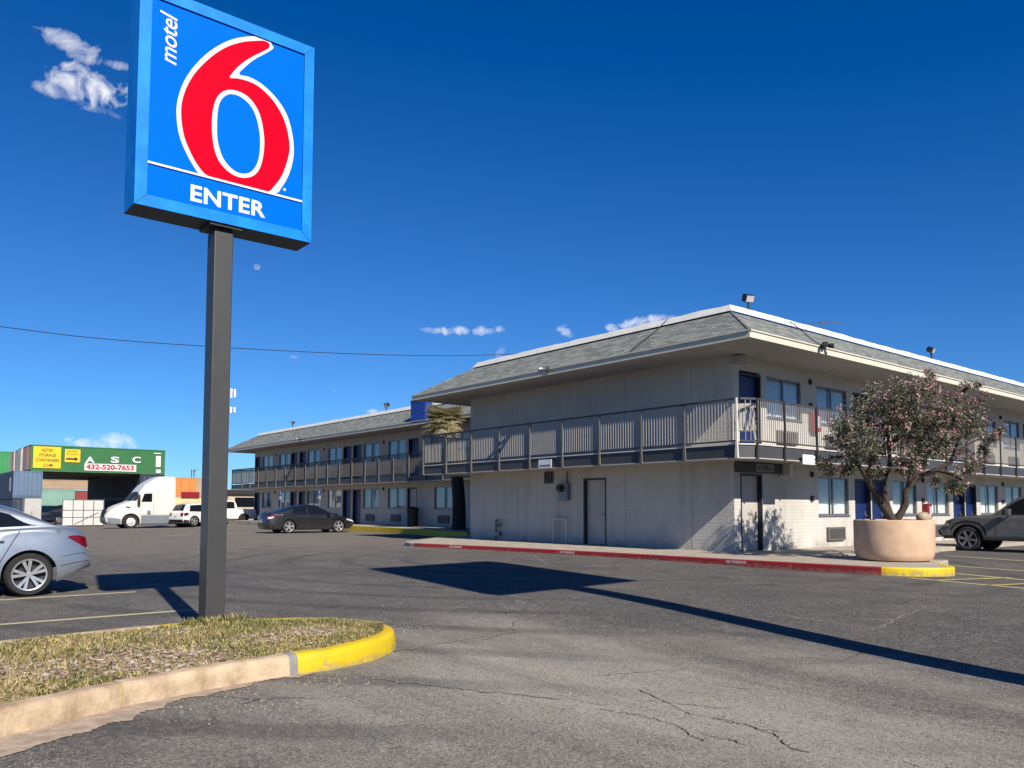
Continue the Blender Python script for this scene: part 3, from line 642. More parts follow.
def motel_sign():
    th = thing('motel_sign', 'square blue sign with a big red numeral and the word ENTER on a grey pole', 'sign', (SX, SY, .15))
    p = MB(); p.box(SX-.115, SX+.115, 2.93-.1, 2.93+.1, .1, SZ0-.06); p.build('pole', 'pole', th, bevel=.012)
    p = MB(); p.box(SX-.17, SX+.17, 2.93-.17, 2.93+.17, SZ0-.03, SZ0-.002); p.box(SX-.09, SX+.09, 2.93-.09, 2.93+.09, SZ0-.07, SZ0-.03); p.build('mounting_flange', 'dark', th)
    case, face = sign_case(th, SX, SY, SW, SD, SZ0, SZ1)
    X = SX+SD/2-.017
    def tr(pts, ox=170, oy=25, k=4.39): return [onx(ox+x/k, oy+y/k, X) for x, y in pts]
    def lay(name, pts, d, m, n=4):
        mb = MB(); q = [Vector((X+d, p[1], p[2])) for p in catmull([tuple(a) for a in tr(pts)], n)]; mb.poly(q); return mb
    wo_ = [(445, 85), (438, 65), (415, 54), (375, 50), (310, 55), (250, 72), (190, 105), (140, 145), (95, 195), (60, 250), (38, 310), (28, 370), (32, 440), (45, 500), (70, 560), (100, 615), (135, 660), (200, 675), (330, 708), (455, 740), (490, 712), (520, 660), (538, 600), (543, 550), (538, 490), (522, 420), (500, 370), (465, 320), (425, 278), (385, 248), (345, 228), (303, 216), (330, 184), (370, 152), (410, 130), (440, 113), (454, 100)]
    re_ = [(437, 92), (430, 78), (410, 70), (375, 70), (320, 75), (260, 92), (205, 122), (158, 160), (112, 208), (80, 258), (58, 312), (48, 370), (52, 440), (65, 500), (90, 560), (120, 614), (162, 660), (230, 682), (330, 708), (425, 731), (458, 706), (490, 662), (512, 605), (524, 550), (520, 490), (505, 430), (483, 380), (450, 330), (412, 290), (375, 262), (335, 245), (295, 235), (262, 231), (280, 203), (310, 173), (350, 145), (395, 122), (427, 106)]
    co_ = [(262, 286), (310, 297), (350, 325), (382, 370), (400, 420), (410, 480), (412, 530), (405, 590), (390, 635), (365, 662), (330, 672), (290, 665), (250, 640), (215, 600), (195, 550), (185, 490), (183, 430), (187, 380), (200, 330), (225, 298)]
    ci_ = [(265, 305), (300, 313), (338, 340), (365, 378), (382, 425), (392, 480), (394, 530), (388, 585), (372, 625), (350, 647), (322, 653), (290, 645), (258, 620), (232, 585), (215, 540), (206, 490), (205, 430), (208, 380), (218, 340), (238, 315)]
    num = lay('n', wo_, .003, 'signwhite'); a = lay('n', co_, .009, 'signwhite'); num.mi = 0
    num.add(a.v, a.f, 0); b = lay('n', re_, .006, 'signred'); num.add(b.v, b.f, 1); c = lay('n', ci_, .012, 'signblue'); num.add(c.v, c.f, 2)
    num.build('numeral', ['signwhite', 'signred', 'signblue'], th)
    L = MB()
    a, b = onx(144.7, 160.5, X), onx(304, 203, X); zc = (a.z+b.z)/2
    y0, y1 = SY-SW/2+.115, SY+SW/2-.115
    L.quad((X+.0135, y0, zc-.011), (X+.0135, y1, zc-.011), (X+.0135, y1, zc+.011), (X+.0135, y0, zc+.011))
    L.build('divider_line', 'signwhite', th); L = MB()
    e0, e1, e2, e3 = onx(190, 200.2, X), onx(191, 182.4, X), onx(265, 204.5, X), onx(265.5, 218.7, X)
    hh = ((e1.z-e0.z)+(e2.z-e3.z))/2; ww = ((e2.y-e1.y)+(e3.y-e0.y))/2
    add_text(L, 'ENTER', (X+.004, (e0.y+e2.y+e1.y+e3.y)/4, (e0.z+e2.z+e1.z+e3.z)/4), (0, 1, 0), (0, 0, 1), hh, ww, bold=.028, spacing=1.05)
    L.build('lettering', 'signwhite', th); L = MB()
    m0, m1 = onx(176.8, 66, X), onx(177.2, 16.5, X); m2 = onx(160.4, 9.8, X)
    yb = (m0.y+m1.y)/2; zl, zh = m0.z, max(m1.z, m2.z)-.0
    add_text(L, 'motel', (X+.004, (yb+m2.y)/2, (zl+zh)/2), (0, 0, 1), (0, -1, 0), abs(yb-m2.y), zh-zl, bold=.006, shear=.22, spacing=.95)
    L.build('lettering', 'signwhite', th); L = MB()
    rr = onx(284.4, 189.6, X); L.add([(X+.004, rr.y+.016*math.cos(k*.6283), rr.z+.016*math.sin(k*.6283)) for k in range(10)], (tuple(range(10)),))
    L.build('small_mark', 'signwhite', th)
motel_sign()
def shadow_sign():
    # the taller sign standing behind the camera's shoulder; only its shadow lies in the photograph
    k = (SUN.z/math.hypot(SUN.x, SUN.y)); hs_ = Vector((SUN.x, SUN.y, 0)).normalized()
    a, b, c, d = onz(491, 594.7), onz(631, 580), onz(385, 569), onz(501, 561)
    z0 = 7.2; z1 = z0+((c-a).length+(d-b).length)/2*k
    A = a+hs_*(z0/k); B = b+hs_*(z0/k); ce = (A+B)/2
    th = thing('roadside_sign', 'tall square sign on a dark pole whose diamond shaped shadow crosses the lot', 'sign', (ce.x, ce.y, 0))
    u = (B-A); W_ = u.length; u.normalize(); n = Vector((u.y, -u.x, 0))
    def bx(mb, u0, u1, n0, n1, q0, q1): mb.box(u0, u1, n0, n1, q0, q1, None, lambda v: Vector((ce.x, ce.y, 0))+u*v.x+n*v.y+Vector((0, 0, v.z)))
    m = MB(); bx(m, -W_/2, W_/2, -.2, .2, z0, z1); m.build('case', 'signframe', th)
    m = MB(); bx(m, -W_/2+.12, W_/2-.12, .2, .21, z0+.12, z1-.12); bx(m, -W_/2+.12, W_/2-.12, -.21, -.2, z0+.12, z1-.12); m.build('face_panel', 'signblue', th)
    m = MB(); m.tube([(ce.x, ce.y, -.3), (ce.x, ce.y, z0)], .25, 16); m.build('pole', 'pole', th)
shadow_sign()
# ------------------------------------------------------------------ motel wings
def window_proto(w_, h_, gap, par):
    """sliding window: x across, y inwards, z up from the sill"""
    f = MB(); d0, d1 = .03, .09; fw = .045
    f.box(0, fw, d0, d1, 0, h_); f.box(w_-fw, w_, d0, d1, 0, h_); f.box(fw, w_-fw, d0, d1, 0, fw); f.box(fw, w_-fw, d0, d1, h_-fw, h_)
    f.box(w_/2-.03, w_/2+.03, d0+.005, d1-.005, fw, h_-fw); f.box(-.02, w_+.02, -.03, d0-.002, -.05, -.002)
    o = f.build('window', 'alum', par, local=True)
    g = MB(); y = .065; g.quad((fw, y, fw), (w_-fw, y, fw), (w_-fw, y, h_-fw), (fw, y, h_-fw)); p = g.build('pane', 'glass', o, local=True)
    n = 46; cur = []
    for a, b in ((.03, w_/2-gap*w_*.5+(.12 if gap > .2 else 0)), (w_/2+gap*w_*.5+(.12 if gap > .2 else 0), w_-.03)):
        prev = None; c = MB()
        for i in range(n+1):
            x = a+(b-a)*i/n; yy = .17+.028*math.sin(i*1.35)+.012*math.sin(i*.61+a)
            if prev: c.quad((prev[0], prev[1], .02), (x, yy, .02), (x, yy, h_-.02), (prev[0], prev[1], h_-.02))
            prev = (x, yy)
        cur.append(c.build('curtain', 'curtain', o, smooth=80, local=True))
    KIDS[o.name] = [p, *cur]; return o
def door_proto(w_, h_, par, m, fm='frame', bar=False):
    f = MB(); fw = .05
    f.box(0, fw, -.012, .2, 0, h_); f.box(w_-fw, w_, -.012, .2, 0, h_); f.box(fw, w_-fw, -.012, .2, h_-fw, h_)
    d = MB(); d.box(fw+.004, w_-fw-.004, .13, .17, .012, h_-fw-.004)
    for z0, z1 in ():
        pass
    o = d.build('door', m, par, local=True); fr = f.build('frame', fm, o, local=True)
    k = MB(); k.tube([(w_-.15, .13, .98), (w_-.15, .07, .98)], .022, 10); k.box(w_-.25, w_-.13, .05, .072, .965, .995); k.box(w_-.185, w_-.115, .115, .129, .9, 1.12)
    h = k.build('handle', 'alum', o, local=True)
    KIDS[o.name] = [fr, h]; return o
def ac_proto(par):
    a = MB(); a.box(0, 1.05, -.09, .0, 0, .42); o = a.build('air_conditioner', 'ac', par, bevel=.012, local=True)
    g = MB()
    for k in range(9): g.box(.06, .99, -.102, -.092, .06+k*.036, .078+k*.036)
    q = g.build('grille', 'acg', o, local=True); KIDS[o.name] = [q]; return o
def lamp_proto(par):
    a = MB(); a.box(-.05, .05, -.09, 0, 0, .15); a.box(-.035, .035, -.08, -.02, -.02, -.0); o = a.build('wall_lamp', 'brown', par, bevel=.015, local=True); return o

class Face:
    def __init__(s, root, o, u, n, rz): s.root = root; s.o = Vector(o); s.u = Vector(u); s.n = Vector(n); s.rz = rz
    def p(s, u, z, d=0): return s.o+s.u*u+Vector((0, 0, z))-s.n*d
    def wall(s, mb, u0, u1, z0, z1, holes):
        us = sorted({u0, u1, *[h[k] for h in holes for k in (0, 1)]}); zs = sorted({z0, z1, *[h[k] for h in holes for k in (2, 3)]})
        us = [u for u in us if u0 <= u <= u1]; zs = [z for z in zs if z0 <= z <= z1]
        for a, b in zip(us, us[1:]):
            for c, d in zip(zs, zs[1:]):
                m, k = (a+b)/2, (c+d)/2
                if any(h[0] < m < h[1] and h[2] < k < h[3] for h in holes): continue
                mb.quad(s.p(a, c), s.p(b, c), s.p(b, d), s.p(a, d), 0)
        for a, b, c, d in [h[:4] for h in holes]:
            dd = .32
            for (x, y), (x2, y2) in zip(((a, c), (b, c), (b, d), (a, d)), ((b, c), (b, d), (a, d), (a, c))): mb.quad(s.p(x, y), s.p(x2, y2), s.p(x2, y2, dd), s.p(x, y, dd), 0)
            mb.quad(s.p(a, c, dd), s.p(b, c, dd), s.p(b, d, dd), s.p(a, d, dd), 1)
    def put(s, proto, u, z, d=0):
        copy_part(proto, s.root, s.p(u, z, d)-s.root.location, s.rz)

def railing(root, segs, posts, zb, zt, slab_b, name='railing', pick=.1, postm='post', pw_=.009, pickm='picket'):
    """picket railing along a polyline, posts run past the slab edge; segs list of points (x,y)"""
    mb = MB()
    for a, b in zip(segs, segs[1:]):
        a, b = Vector((*a, 0)), Vector((*b, 0)); L = (b-a).length; d = (b-a)/L
        mb.bar(a+Vector((0, 0, zt)), b+Vector((0, 0, zt)), .045, .05); mb.bar(a+Vector((0, 0, zb)), b+Vector((0, 0, zb)), .03, .04)
        n = int(L/pick)
        for i in range(1, n):
            q = a+d*(L*i/n); mb.box(q.x-pw_, q.x+pw_, q.y-pw_, q.y+pw_, zb, zt, 1)
    o = mb.build(name, ['rail', pickm], root)
    for (x, y, nx, ny, m) in posts:
        p = MB(); X = x+nx*.035; Y = y+ny*.035
        p.box(X-.024, X+.024, Y-.024, Y+.024, slab_b+.02, zt+.02)
        p.add([(X-.026-abs(ny)*.02, Y-.026-abs(nx)*.02, slab_b+.0), (X+.026+abs(ny)*.02, Y-.026-abs(nx)*.02, slab_b), (X+.026+abs(ny)*.02, Y+.026+abs(nx)*.02, slab_b), (X-.026-abs(ny)*.02, Y+.026+abs(nx)*.02, slab_b),
               (X-.026, Y-.026, slab_b+.4), (X+.026, Y-.026, slab_b+.4), (X+.026, Y+.026, slab_b+.4), (X-.026, Y+.026, slab_b+.4)], ((0, 1, 5, 4), (1, 2, 6, 5), (2, 3, 7, 6), (3, 0, 4, 7), (3, 2, 1, 0)))
        p.build('railing_post', m, o)
    return o

def mansard(root, x0, x1, y0, y1, ov, ze, zr, inset=.25, fh=.165, ovl=None):
    """hipped shingle skirt with soffit, fascia board, hip caps and a coated kerb round the flat roof"""
    xl = x0-(ovl or ov); ex = [(xl, y0-ov), (x1+ov, y0-ov), (x1+ov, y1+ov), (xl, y1+ov)]; ix = [(x0+inset, y0+inset), (x1-inset, y0+inset), (x1-inset, y1-inset), (x0+inset, y1-inset)]
    s = MB()
    for k in range(4):
        a, b, c, d = ex[k], ex[(k+1) % 4], ix[(k+1) % 4], ix[k]
        s.quad((*a, ze+fh+.01), (*b, ze+fh+.01), (*c, zr), (*d, zr))
        s.tube([(*a, ze+fh-.01), (*d, zr-.02)], .045, 8)
    roof = s.build('roof', 'shingle', root)
    f = MB(); wx = [(x0, y0), (x1, y0), (x1, y1), (x0, y1)]
    t_ = .04
    for k in range(4):
        a, b = Vector((*ex[k], 0)), Vector((*ex[(k+1) % 4], 0)); d = (b-a).normalized(); n = Vector((d.y, -d.x, 0))
        q = [a, b, b-n*t_-d*t_, a-n*t_+d*t_]
        f.add([(v.x, v.y, z) for z in (ze, ze+fh) for v in q], ((3, 2, 1, 0), (4, 5, 6, 7), (0, 1, 5, 4), (2, 3, 7, 6)))
        # gutter lip
        f.add([(v.x, v.y, z) for z in (ze+fh, ze+fh+.035) for v in (a+n*.03, b+n*.03, b-n*.05, a-n*.05)], ((0, 1, 5, 4), (4, 5, 6, 7), (3, 2, 6, 7), (0, 3, 2, 1)))
    f.build('fascia', 'fascia', roof)
    g = MB()
    for k in range(4): g.quad((*ex[k], ze+.03), (*wx[k], ze+.03), (*wx[(k+1) % 4], ze+.03), (*ex[(k+1) % 4], ze+.03))
    g.build('soffit', 'soffit', roof)
    c = MB(); h = .15; r = random.Random(int(abs(x0)*10)); ix2 = [(x0+inset+.3, y0+inset+.3), (x1-inset-.3, y0+inset+.3), (x1-inset-.3, y1-inset-.3), (x0+inset+.3, y1-inset-.3)]
    ox = [(x0+inset-.06, y0+inset-.06), (x1-inset+.06, y0+inset-.06), (x1-inset+.06, y1-inset+.06), (x0+inset-.06, y1-inset+.06)]
    for k in range(4):
        a, b = Vector((*ox[k], 0)), Vector((*ox[(k+1) % 4], 0)); ai, bi = Vector((*ix2[k], 0)), Vector((*ix2[(k+1) % 4], 0)); n = int((b-a).length/.35); prev = None
        for i in range(n+1):
            p = a.lerp(b, i/n); q = ai.lerp(bi, i/n); j = 0 if i in (0, n) else r.uniform(-.012, .02); cur = (p, q, zr+h+j)
            if prev:
                no = Vector(((b-a).y, -(b-a).x, 0)).normalized()*.16; ta = no+((a-b).normalized()*.16 if i == 1 else Vector()); tb = no+((b-a).normalized()*.16 if i == n else Vector()); c.quad((prev[0].x+ta.x, prev[0].y+ta.y, zr-.07), (p.x+tb.x, p.y+tb.y, zr-.07), (p.x, p.y, cur[2]), (prev[0].x, prev[0].y, prev[2])); c.quad((prev[0].x, prev[0].y, prev[2]), (p.x, p.y, cur[2]), (q.x, q.y, cur[2]), (prev[1].x, prev[1].y, prev[2]))
            prev = cur
    # lumps of sealant at the near corner
    for _ in range(12):
        q = Vector((x1-inset-r.random()*.2, y0+inset+r.random()*2.4, zr+h)); s_ = r.uniform(.04, .09)
        c.lathe([(s_, -.03), (s_*.8, s_*.4), (s_*.3, s_*.7), (.001, s_*.75)], 7, q)
    c.build('roof_kerb', 'cap', roof)
    d = MB(); d.quad((*ix2[0], zr+.1), (*ix2[1], zr+.1), (*ix2[2], zr+.1), (*ix2[3], zr+.1)); d.build('flat_roof', 'roofdeck', roof)
    return roof

# ---- the near wing
BX0, BX1, BY0, BY1 = -25.9, -13.45, 19.03, 57.9
ZB, ZF = .13, 3.03          # walkway and upper floor
SB, ST = 2.66, 3.0          # balcony slab
BA = 1.35                   # balcony depth
near = thing('motel_building', 'near motel wing with a blank end wall, wrap-round upstairs balcony and grey shingle roof', 'building', ((BX0+BX1)/2, (BY0+BY1)/2, 0))
FR = Face(near, (BX1, 0, 0), (0, 1, 0), (1, 0, 0), math.pi/2); FL = Face(near, (0, BY0, 0), (1, 0, 0), (0, -1, 0), 0)
WH, WZ = 1.21, 1.0
pw = [window_proto(1.88, WH, g, near) for g in (.03, .22, .09)]; pd = door_proto(1.06, 2.18, near, 'door'); pa = ac_proto(near); pl = lamp_proto(near)
pdw = door_proto(1.06, 2.2, near, 'doorw', 'frame')
used = set()
def put(face, proto, u, z, d=0):
    face.put(proto, u, z, d)
holesR = []; r = random.Random(5)
def bay(face, holes, base, lo, hi, zf, upper):
    """repeat of window, two doors, window, starting at base"""
    for off, kind in ((0, 'w'), (2.27, 'd'), (3.42, 'd'), (4.93, 'w')):
        u = base+off
        wd = 1.88 if kind == 'w' else 1.06
        if u < lo or u+wd > hi: continue
        if kind == 'w':
            holes.append((u, u+wd, zf+WZ, zf+WZ+WH)); put(face, pw[r.randrange(3)], u, zf+WZ); put(face, pa, u+.42, zf+.2)
        else: holes.append((u, u+wd, zf, zf+2.2)); put(face, pd, u, zf+.0)
    for z in (zf+1.45, zf+2.2):
        if lo < base-.4 < hi: put(face, pl, base-.42+.0, z)
for k in range(5):
    b = 23.46+7.66*k
    bay(FR, holesR, b, 20, 57, ZB, False); bay(FR, holesR, b, 20, 57, ZF, True)
holesR += [(20.68, 22.56, ZF+WZ, ZF+WZ+WH), (19.33, 20.39, ZB, ZB+2.2), (19.33, 20.39, ZF, ZF+2.25)]
put(FR, pw[0], 20.68, ZF+WZ); put(FR, pa, 21.15, ZF+.22); put(FR, pdw, 19.33, ZB); put(FR, pd, 19.33, ZF)
holesL = [(-19.45, -18.39, ZB, ZB+2.2)]; put(FL, pdw, -19.45, ZB)
wm = MB(); FR.wall(wm, BY0, BY1, 0, 5.68, holesR); FL.wall(wm, BX0, BX1, 0, 5.68, holesL)
wm.quad((BX0, BY1, 0), (BX0, BY0, 0), (BX0, BY0, 5.68), (BX0, BY1, 5.68)); wm.quad((BX1, BY1, 0), (BX0, BY1, 0), (BX0, BY1, 5.68), (BX1, BY1, 5.68))
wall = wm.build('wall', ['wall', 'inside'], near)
jm = MB()
for x in (-22.95, -17.55, -14.9): jm.box(x-.012, x+.012, BY0-.006, BY0-.001, ZB, SB-.01); jm.box(x-.012, x+.012, BY0-.006, BY0-.001, ZF, 5.65)
jm.build('wall_joint', 'soffit', near)
for p_ in (*pw, pd, pa, pl, pdw):
    pass
sm = MB(); o_ = BA-.02; ch = .42
ring_o = [(BX0-o_, BY1), (BX0-o_, BY0-o_), (BX1+o_-ch*.55, BY0-o_), (BX1+o_, BY0-o_+ch), (BX1+o_, BY1)]
ring_i = [(BX0, BY1), (BX0, BY0), (BX1-.05, BY0), (BX1, BY0+.05), (BX1, BY1)]
for k in range(4):
    a, b, c, d = ring_o[k], ring_o[k+1], ring_i[k+1], ring_i[k]
    em = 1
    sm.quad((*a, SB), (*b, SB), (*b, ST), (*a, ST), em); sm.quad((*a, ST), (*b, ST), (*c, ST), (*d, ST), 0); sm.quad((*a, SB), (*d, SB), (*c, SB), (*b, SB), 0)
slab = sm.build('balcony', ['soffit', 'slate'], near)
lm = MB()
for k in range(4):
    a, b = Vector((*ring_o[k], 0)), Vector((*ring_o[k+1], 0)); lm.bar(a+Vector((0, 0, ST+.012)), b+Vector((0, 0, ST+.012)), .06, .03)
lm.build('edge_lip', 'whitepaint', slab)
lm = MB()
for k in range(4):
    a, b = Vector((*ring_o[k], 0)), Vector((*ring_o[k+1], 0)); lm.bar(a+Vector((0, 0, SB-.01)), b+Vector((0, 0, SB-.01)), .06, .03)
lm.build('drip_edge', 'soffit', slab)
XL = [-12.37, -14.07, -15.64, -17.34, -19.01, -20.63, -22.3, -23.97, -25.6, -27.22]
yl = BY0-BA; xr = BX1+BA
postsL = [(x, yl, 0, -1, 'post') for x in XL[1:]]
railing(near, [(BX0-BA, yl+.02), (-12.36, yl)], postsL+[(-12.37, yl, 0, -1, 'whitepaint')], 3.1, 4.2, SB-.02)
railing(near, [(-12.30, yl+.03), (xr, 18.10)], [], 3.1, 4.2, SB-.02, pick=.13)
railing(near, [(xr, 18.12), (xr, BY1)], [(xr, y, 1, 0, 'rail') for y in [18.12, 19.4, 21.03, 22.7, 24.4, 26.1, 27.8, 29.5, 31.2]+[32.8+1.6*i for i in range(15)]], 3.1, 4.2, SB-.02)
railing(near, [(BX0-BA, yl+.02), (BX0-BA, BY1)], [(BX0-BA, 19.4+1.7*i, -1, 0, 'post') for i in range(5)], 3.1, 4.2, SB-.02)
rf = mansard(near, BX0, BX1, BY0, BY1, 1.8, 5.64, 7.03, ovl=1.55)
g = MB(); g.box(BX1-.05, BX1+.25, BY0-.02, BY0+.32, 5.42, 5.63); g.build('eave_vent', 'soffit', rf)
g = MB(); g.tube([(-12.48, yl+.16, .14), (-12.48, yl+.16, .2)], .02, 8); 
dp = MB(); dp.box(-12.48, -12.3, yl+.2, yl+.32, 2.72, 2.98); dp.tube([(-12.62, yl+.16, 2.7), (-12.62, yl+.16, 3.0), (-12.4, yl+.1, 3.02)], .03, 8); dp.build('conduit_box', 'slabgrey', slab)

# ---- the far wing
LX0, LX1, LY0, LY1, LB = -63.0, -27.6, 24.8, 37, .28
far_ = thing('motel_building', 'far motel wing facing the lot with blue doors under a shingle roof', 'building', ((LX0+LX1)/2, (LY0+LY1)/2, 0))
FF = Face(far_, (0, LY0, 0), (1, 0, 0), (0, -1, 0), 0)
fw_ = [window_proto(1.95, WH, g_, far_) for g_ in (.03, .2, .08)]; fd = door_proto(1.06, 2.18, far_, 'door'); fa = ac_proto(far_); fl = lamp_proto(far_); fdw = door_proto(1.0, 2.18, far_, 'doorw')
LF = LB+2.84
holesF = []
pw, pd, pa, pl = fw_, fd, fa, fl
def fbay(b, zf, kinds):
    for u, kind in kinds:
        wd = 1.95 if kind == 'w' else (1.0 if kind == 'dw' else 1.06)
        if kind == 'w': holesF.append((u, u+wd, zf+WZ, zf+WZ+WH)); put(FF, fw_[r.randrange(3)], u, zf+WZ); put(FF, fa, u+.45, zf+.2)
        elif kind == 'dw': holesF.append((u, u+wd, zf, zf+2.2)); put(FF, fdw, u, zf)
        else: holesF.append((u, u+wd, zf, zf+2.2)); put(FF, fd, u, zf)
common = [(-62.9, 'd'), (-61.4, 'w'), (-58.2, 'w'), (-56.05, 'd'), (-54.6, 'd'), (-53.3, 'w'), (-50.05, 'w'), (-47.85, 'd'), (-46.5, 'd'), (-45.15, 'w'), (-42.1, 'w')]
fbay(0, LB, common+[(-39.9, 'dw'), (-37.1, 'w')]); fbay(0, LF, common+[(-39.8, 'd'), (-37.5, 'd'), (-35.6, 'w'), (-32.6, 'w')])
for u in (-58.8, -50.6, -42.6):
    for z in (LB+2.1, LF+2.1): put(FF, fl, u, z)
wm = MB(); FF.wall(wm, LX0, LX1, 0, 5.78, holesF); wm.quad((LX0, LY1, 0), (LX0, LY0, 0), (LX0, LY0, 5.78), (LX0, LY1, 5.78)); wm.quad((LX1, LY0, 0), (LX1, LY1, 0), (LX1, LY1, 5.78), (LX1, LY0, 5.78)); wm.quad((LX1, LY1, 0), (LX0, LY1, 0), (LX0, LY1, 5.78), (LX1, LY1, 5.78))
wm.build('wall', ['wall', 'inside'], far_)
S2, T2 = LF-.36, LF-.03
sm = MB(); ro = [(LX0-BA, LY1), (LX0-BA, LY0-BA), (LX1, LY0-BA)]; ri = [(LX0, LY1), (LX0, LY0), (LX1, LY0)]
for k in range(2):
    a, b, c, d = ro[k], ro[k+1], ri[k+1], ri[k]
    sm.quad((*a, S2), (*b, S2), (*b, T2), (*a, T2), 1); sm.quad((*a, T2), (*b, T2), (*c, T2), (*d, T2), 0); sm.quad((*a, S2), (*d, S2), (*c, S2), (*b, S2), 0)
fslab = sm.build('balcony', ['soffit', 'slate'], far_)
lm = MB()
for k in range(2):
    a, b = Vector((*ro[k], 0)), Vector((*ro[k+1], 0)); lm.bar(a+Vector((0, 0, S2-.01)), b+Vector((0, 0, S2-.01)), .07, .035)
lm.build('drip_edge', 'soffit', fslab)
railing(far_, [(LX0-BA, LY0-BA), (LX1, LY0-BA)], [(-29.4-1.63*i, LY0-BA, 0, -1, 'post') for i in range(21)], LF+.08, LF+1.18, S2-.02, pw_=.011, pickm='post')
railing(far_, [(LX0-BA, LY0-BA), (LX0-BA, LY1)], [(LX0-BA, LY0-BA+.05+2.2*i, -1, 0, 'post') for i in range(4)], LF+.08, LF+1.18, S2-.02, pw_=.011, pickm='post')
frf = mansard(far_, LX0, LX1, LY0, LY1, 1.8, 5.74, 7.1)
for nm, o in (('near', near), ('far', far_)): pass
# the prototypes sat at their building's origin only to be copied
for k in [o for o in bpy.data.objects if o.parent in (near, far_) and o.location.length < 1e-6 and o.name.split('.')[0] in ('window', 'door', 'air_conditioner', 'wall_lamp')]:
    for c in KIDS.get(k.name, []): bpy.data.objects.remove(c)
    bpy.data.objects.remove(k)
# blue panel box on the far roof
b = thing('roof_box', 'bright blue box rising from the far wing roof beside the palm', 'roof sign', (-36, 23.9, 5.9))
m = MB(); m.box(-36.75, -35.3, 23.0, 23.4, 5.85, 7.02); m.build('panel', 'blue', b); m = MB(); m.box(-36.78, -35.27, 22.97, 23.43, 7.02, 7.07); m.build('cap', 'slate', b)

# ------------------------------------------------------------------ walkways and kerbs by the motel
def walks():
    H = .13
    line = catmull([(-27.9, 19.6), (-27.2, 18.3), (-25.9, 16.6), (-24.7, 15.3), (-23.4, 14.85), (-21.5, 15.2), (-19.59, 15.55), (-15.75, 16.04), (-12.53, 16.27), (-10.9, 16.4), (-9.5, 16.53), (-8.5, 16.62), (-8.0, 16.75), (-7.5, 17.1), (-7.22, 17.55), (-7.25, 17.95), (-7.65, 18.5), (-8.05, 19.2), (-8.3, 20.2)], 5, closed=False)
    line = [Vector((p[0], p[1], 0)) for p in line]
    top = [(p.x, p.y) for p in line]+[(-10.3, 20.3), (-10.9, 19.75), (-10.9, 25.9), (-11.1, 26.2), (-11.1, 57.9), (BX1+.0, 57.9), (BX1, BY0), (BX0, BY0), (BX0, 30), (-27.9, 30)]
    # inset the paving behind the kerb stone
    def off(i, d):
        a = (line[min(i+1, len(line)-1)]-line[max(0, i-1)]).normalized(); return line[i]+Vector((-a.y, a.x, 0))*d
    s = MB(); s.prism(top, -.09, H-.004); structure(s.build('sidewalk', 'conc'))
    kr, ky = MB(), MB(); kn = MB()
    for i in range(len(line)-1):
        mx = (line[i].x+line[i+1].x)/2; my = (line[i].y+line[i+1].y)/2
        mb = ky if (mx > -8.2 and my < 18.9) else (kr if (-23.5 < mx and my < 17.6) else kn)
        pr = [(-.012, -.09), (-.012, H-.03), (0, H-.006), (.02, H)]; A = [off(i, a)+Vector((0, 0, z)) for a, z in pr]; B = [off(i+1, a)+Vector((0, 0, z)) for a, z in pr]
        for k in range(3): mb.quad(A[k], B[k], B[k+1], A[k+1], 0)
        mb.quad(A[3], B[3], off(i+1, .15)+Vector((0, 0, H)), off(i, .15)+Vector((0, 0, H)), 1 if mb is not ky else 0)
    red = structure(kr.build('red_kerb', ['red', 'conc'])); structure(ky.build('yellow_kerb', ['yellow'])); structure(kn.build('kerb', ['conc', 'conc']))
    # NO PARKING painted on the kerb face
    for px0, yy in ((465, 546.5), (567, 552.6), (722, 563.4)):
        q = onz(px0, yy, .06); best = None
        for i in range(len(line)-1):
            e = line[i+1]-line[i]; tt = max(0, min(1, (Vector((q.x, q.y, 0))-line[i]).dot(e)/e.length_squared)); c = line[i]+e*tt; dd = (c-Vector((q.x, q.y, 0))).length
            if best is None or dd < best[0]: best = (dd, c, e.normalized())
        d = best[2]; n = Vector((d.y, -d.x, 0)); L = MB()
        add_text(L, 'NO PARKING', best[1]+n*.018+Vector((0, 0, H*.5)), d, (0, 0, 1), .066, .54, bold=.012)
        L.build('lettering', 'signwhite', red)
    # far wing walkway with its yellow kerb
    fk = [Vector((*p[:2], 0)) for p in catmull([(-62.5, 22.6), (-54, 22.5), (-46.2, 22.5), (-44.6, 22.3), (-42.0, 21.95), (-36.6, 21.7), (-31.5, 20.9), (-27.7, 20.2)], 5, closed=False)]
    s = MB(); s.prism([(p.x, p.y) for p in fk]+[(LX1, 30), (-62.5, 30)], -.3, LB-.004); structure(s.build('sidewalk', 'conc'))
    ky, kn = MB(), MB()
    for i in range(len(fk)-1):
        mb = ky if fk[i].x > -45 else kn; a = (fk[i+1]-fk[i]).normalized(); n = Vector((a.y, -a.x, 0))
        for q in (0,): mb.box(0, (fk[i+1]-fk[i]).length, -.012, .16, -.3, LB, 0, Matrix.Translation(fk[i]) @ Matrix.Rotation(math.atan2(a.y, a.x), 4, 'Z'))
    structure(ky.build('yellow_kerb', 'yellow')); structure(kn.build('kerb', 'conc'))
walks()
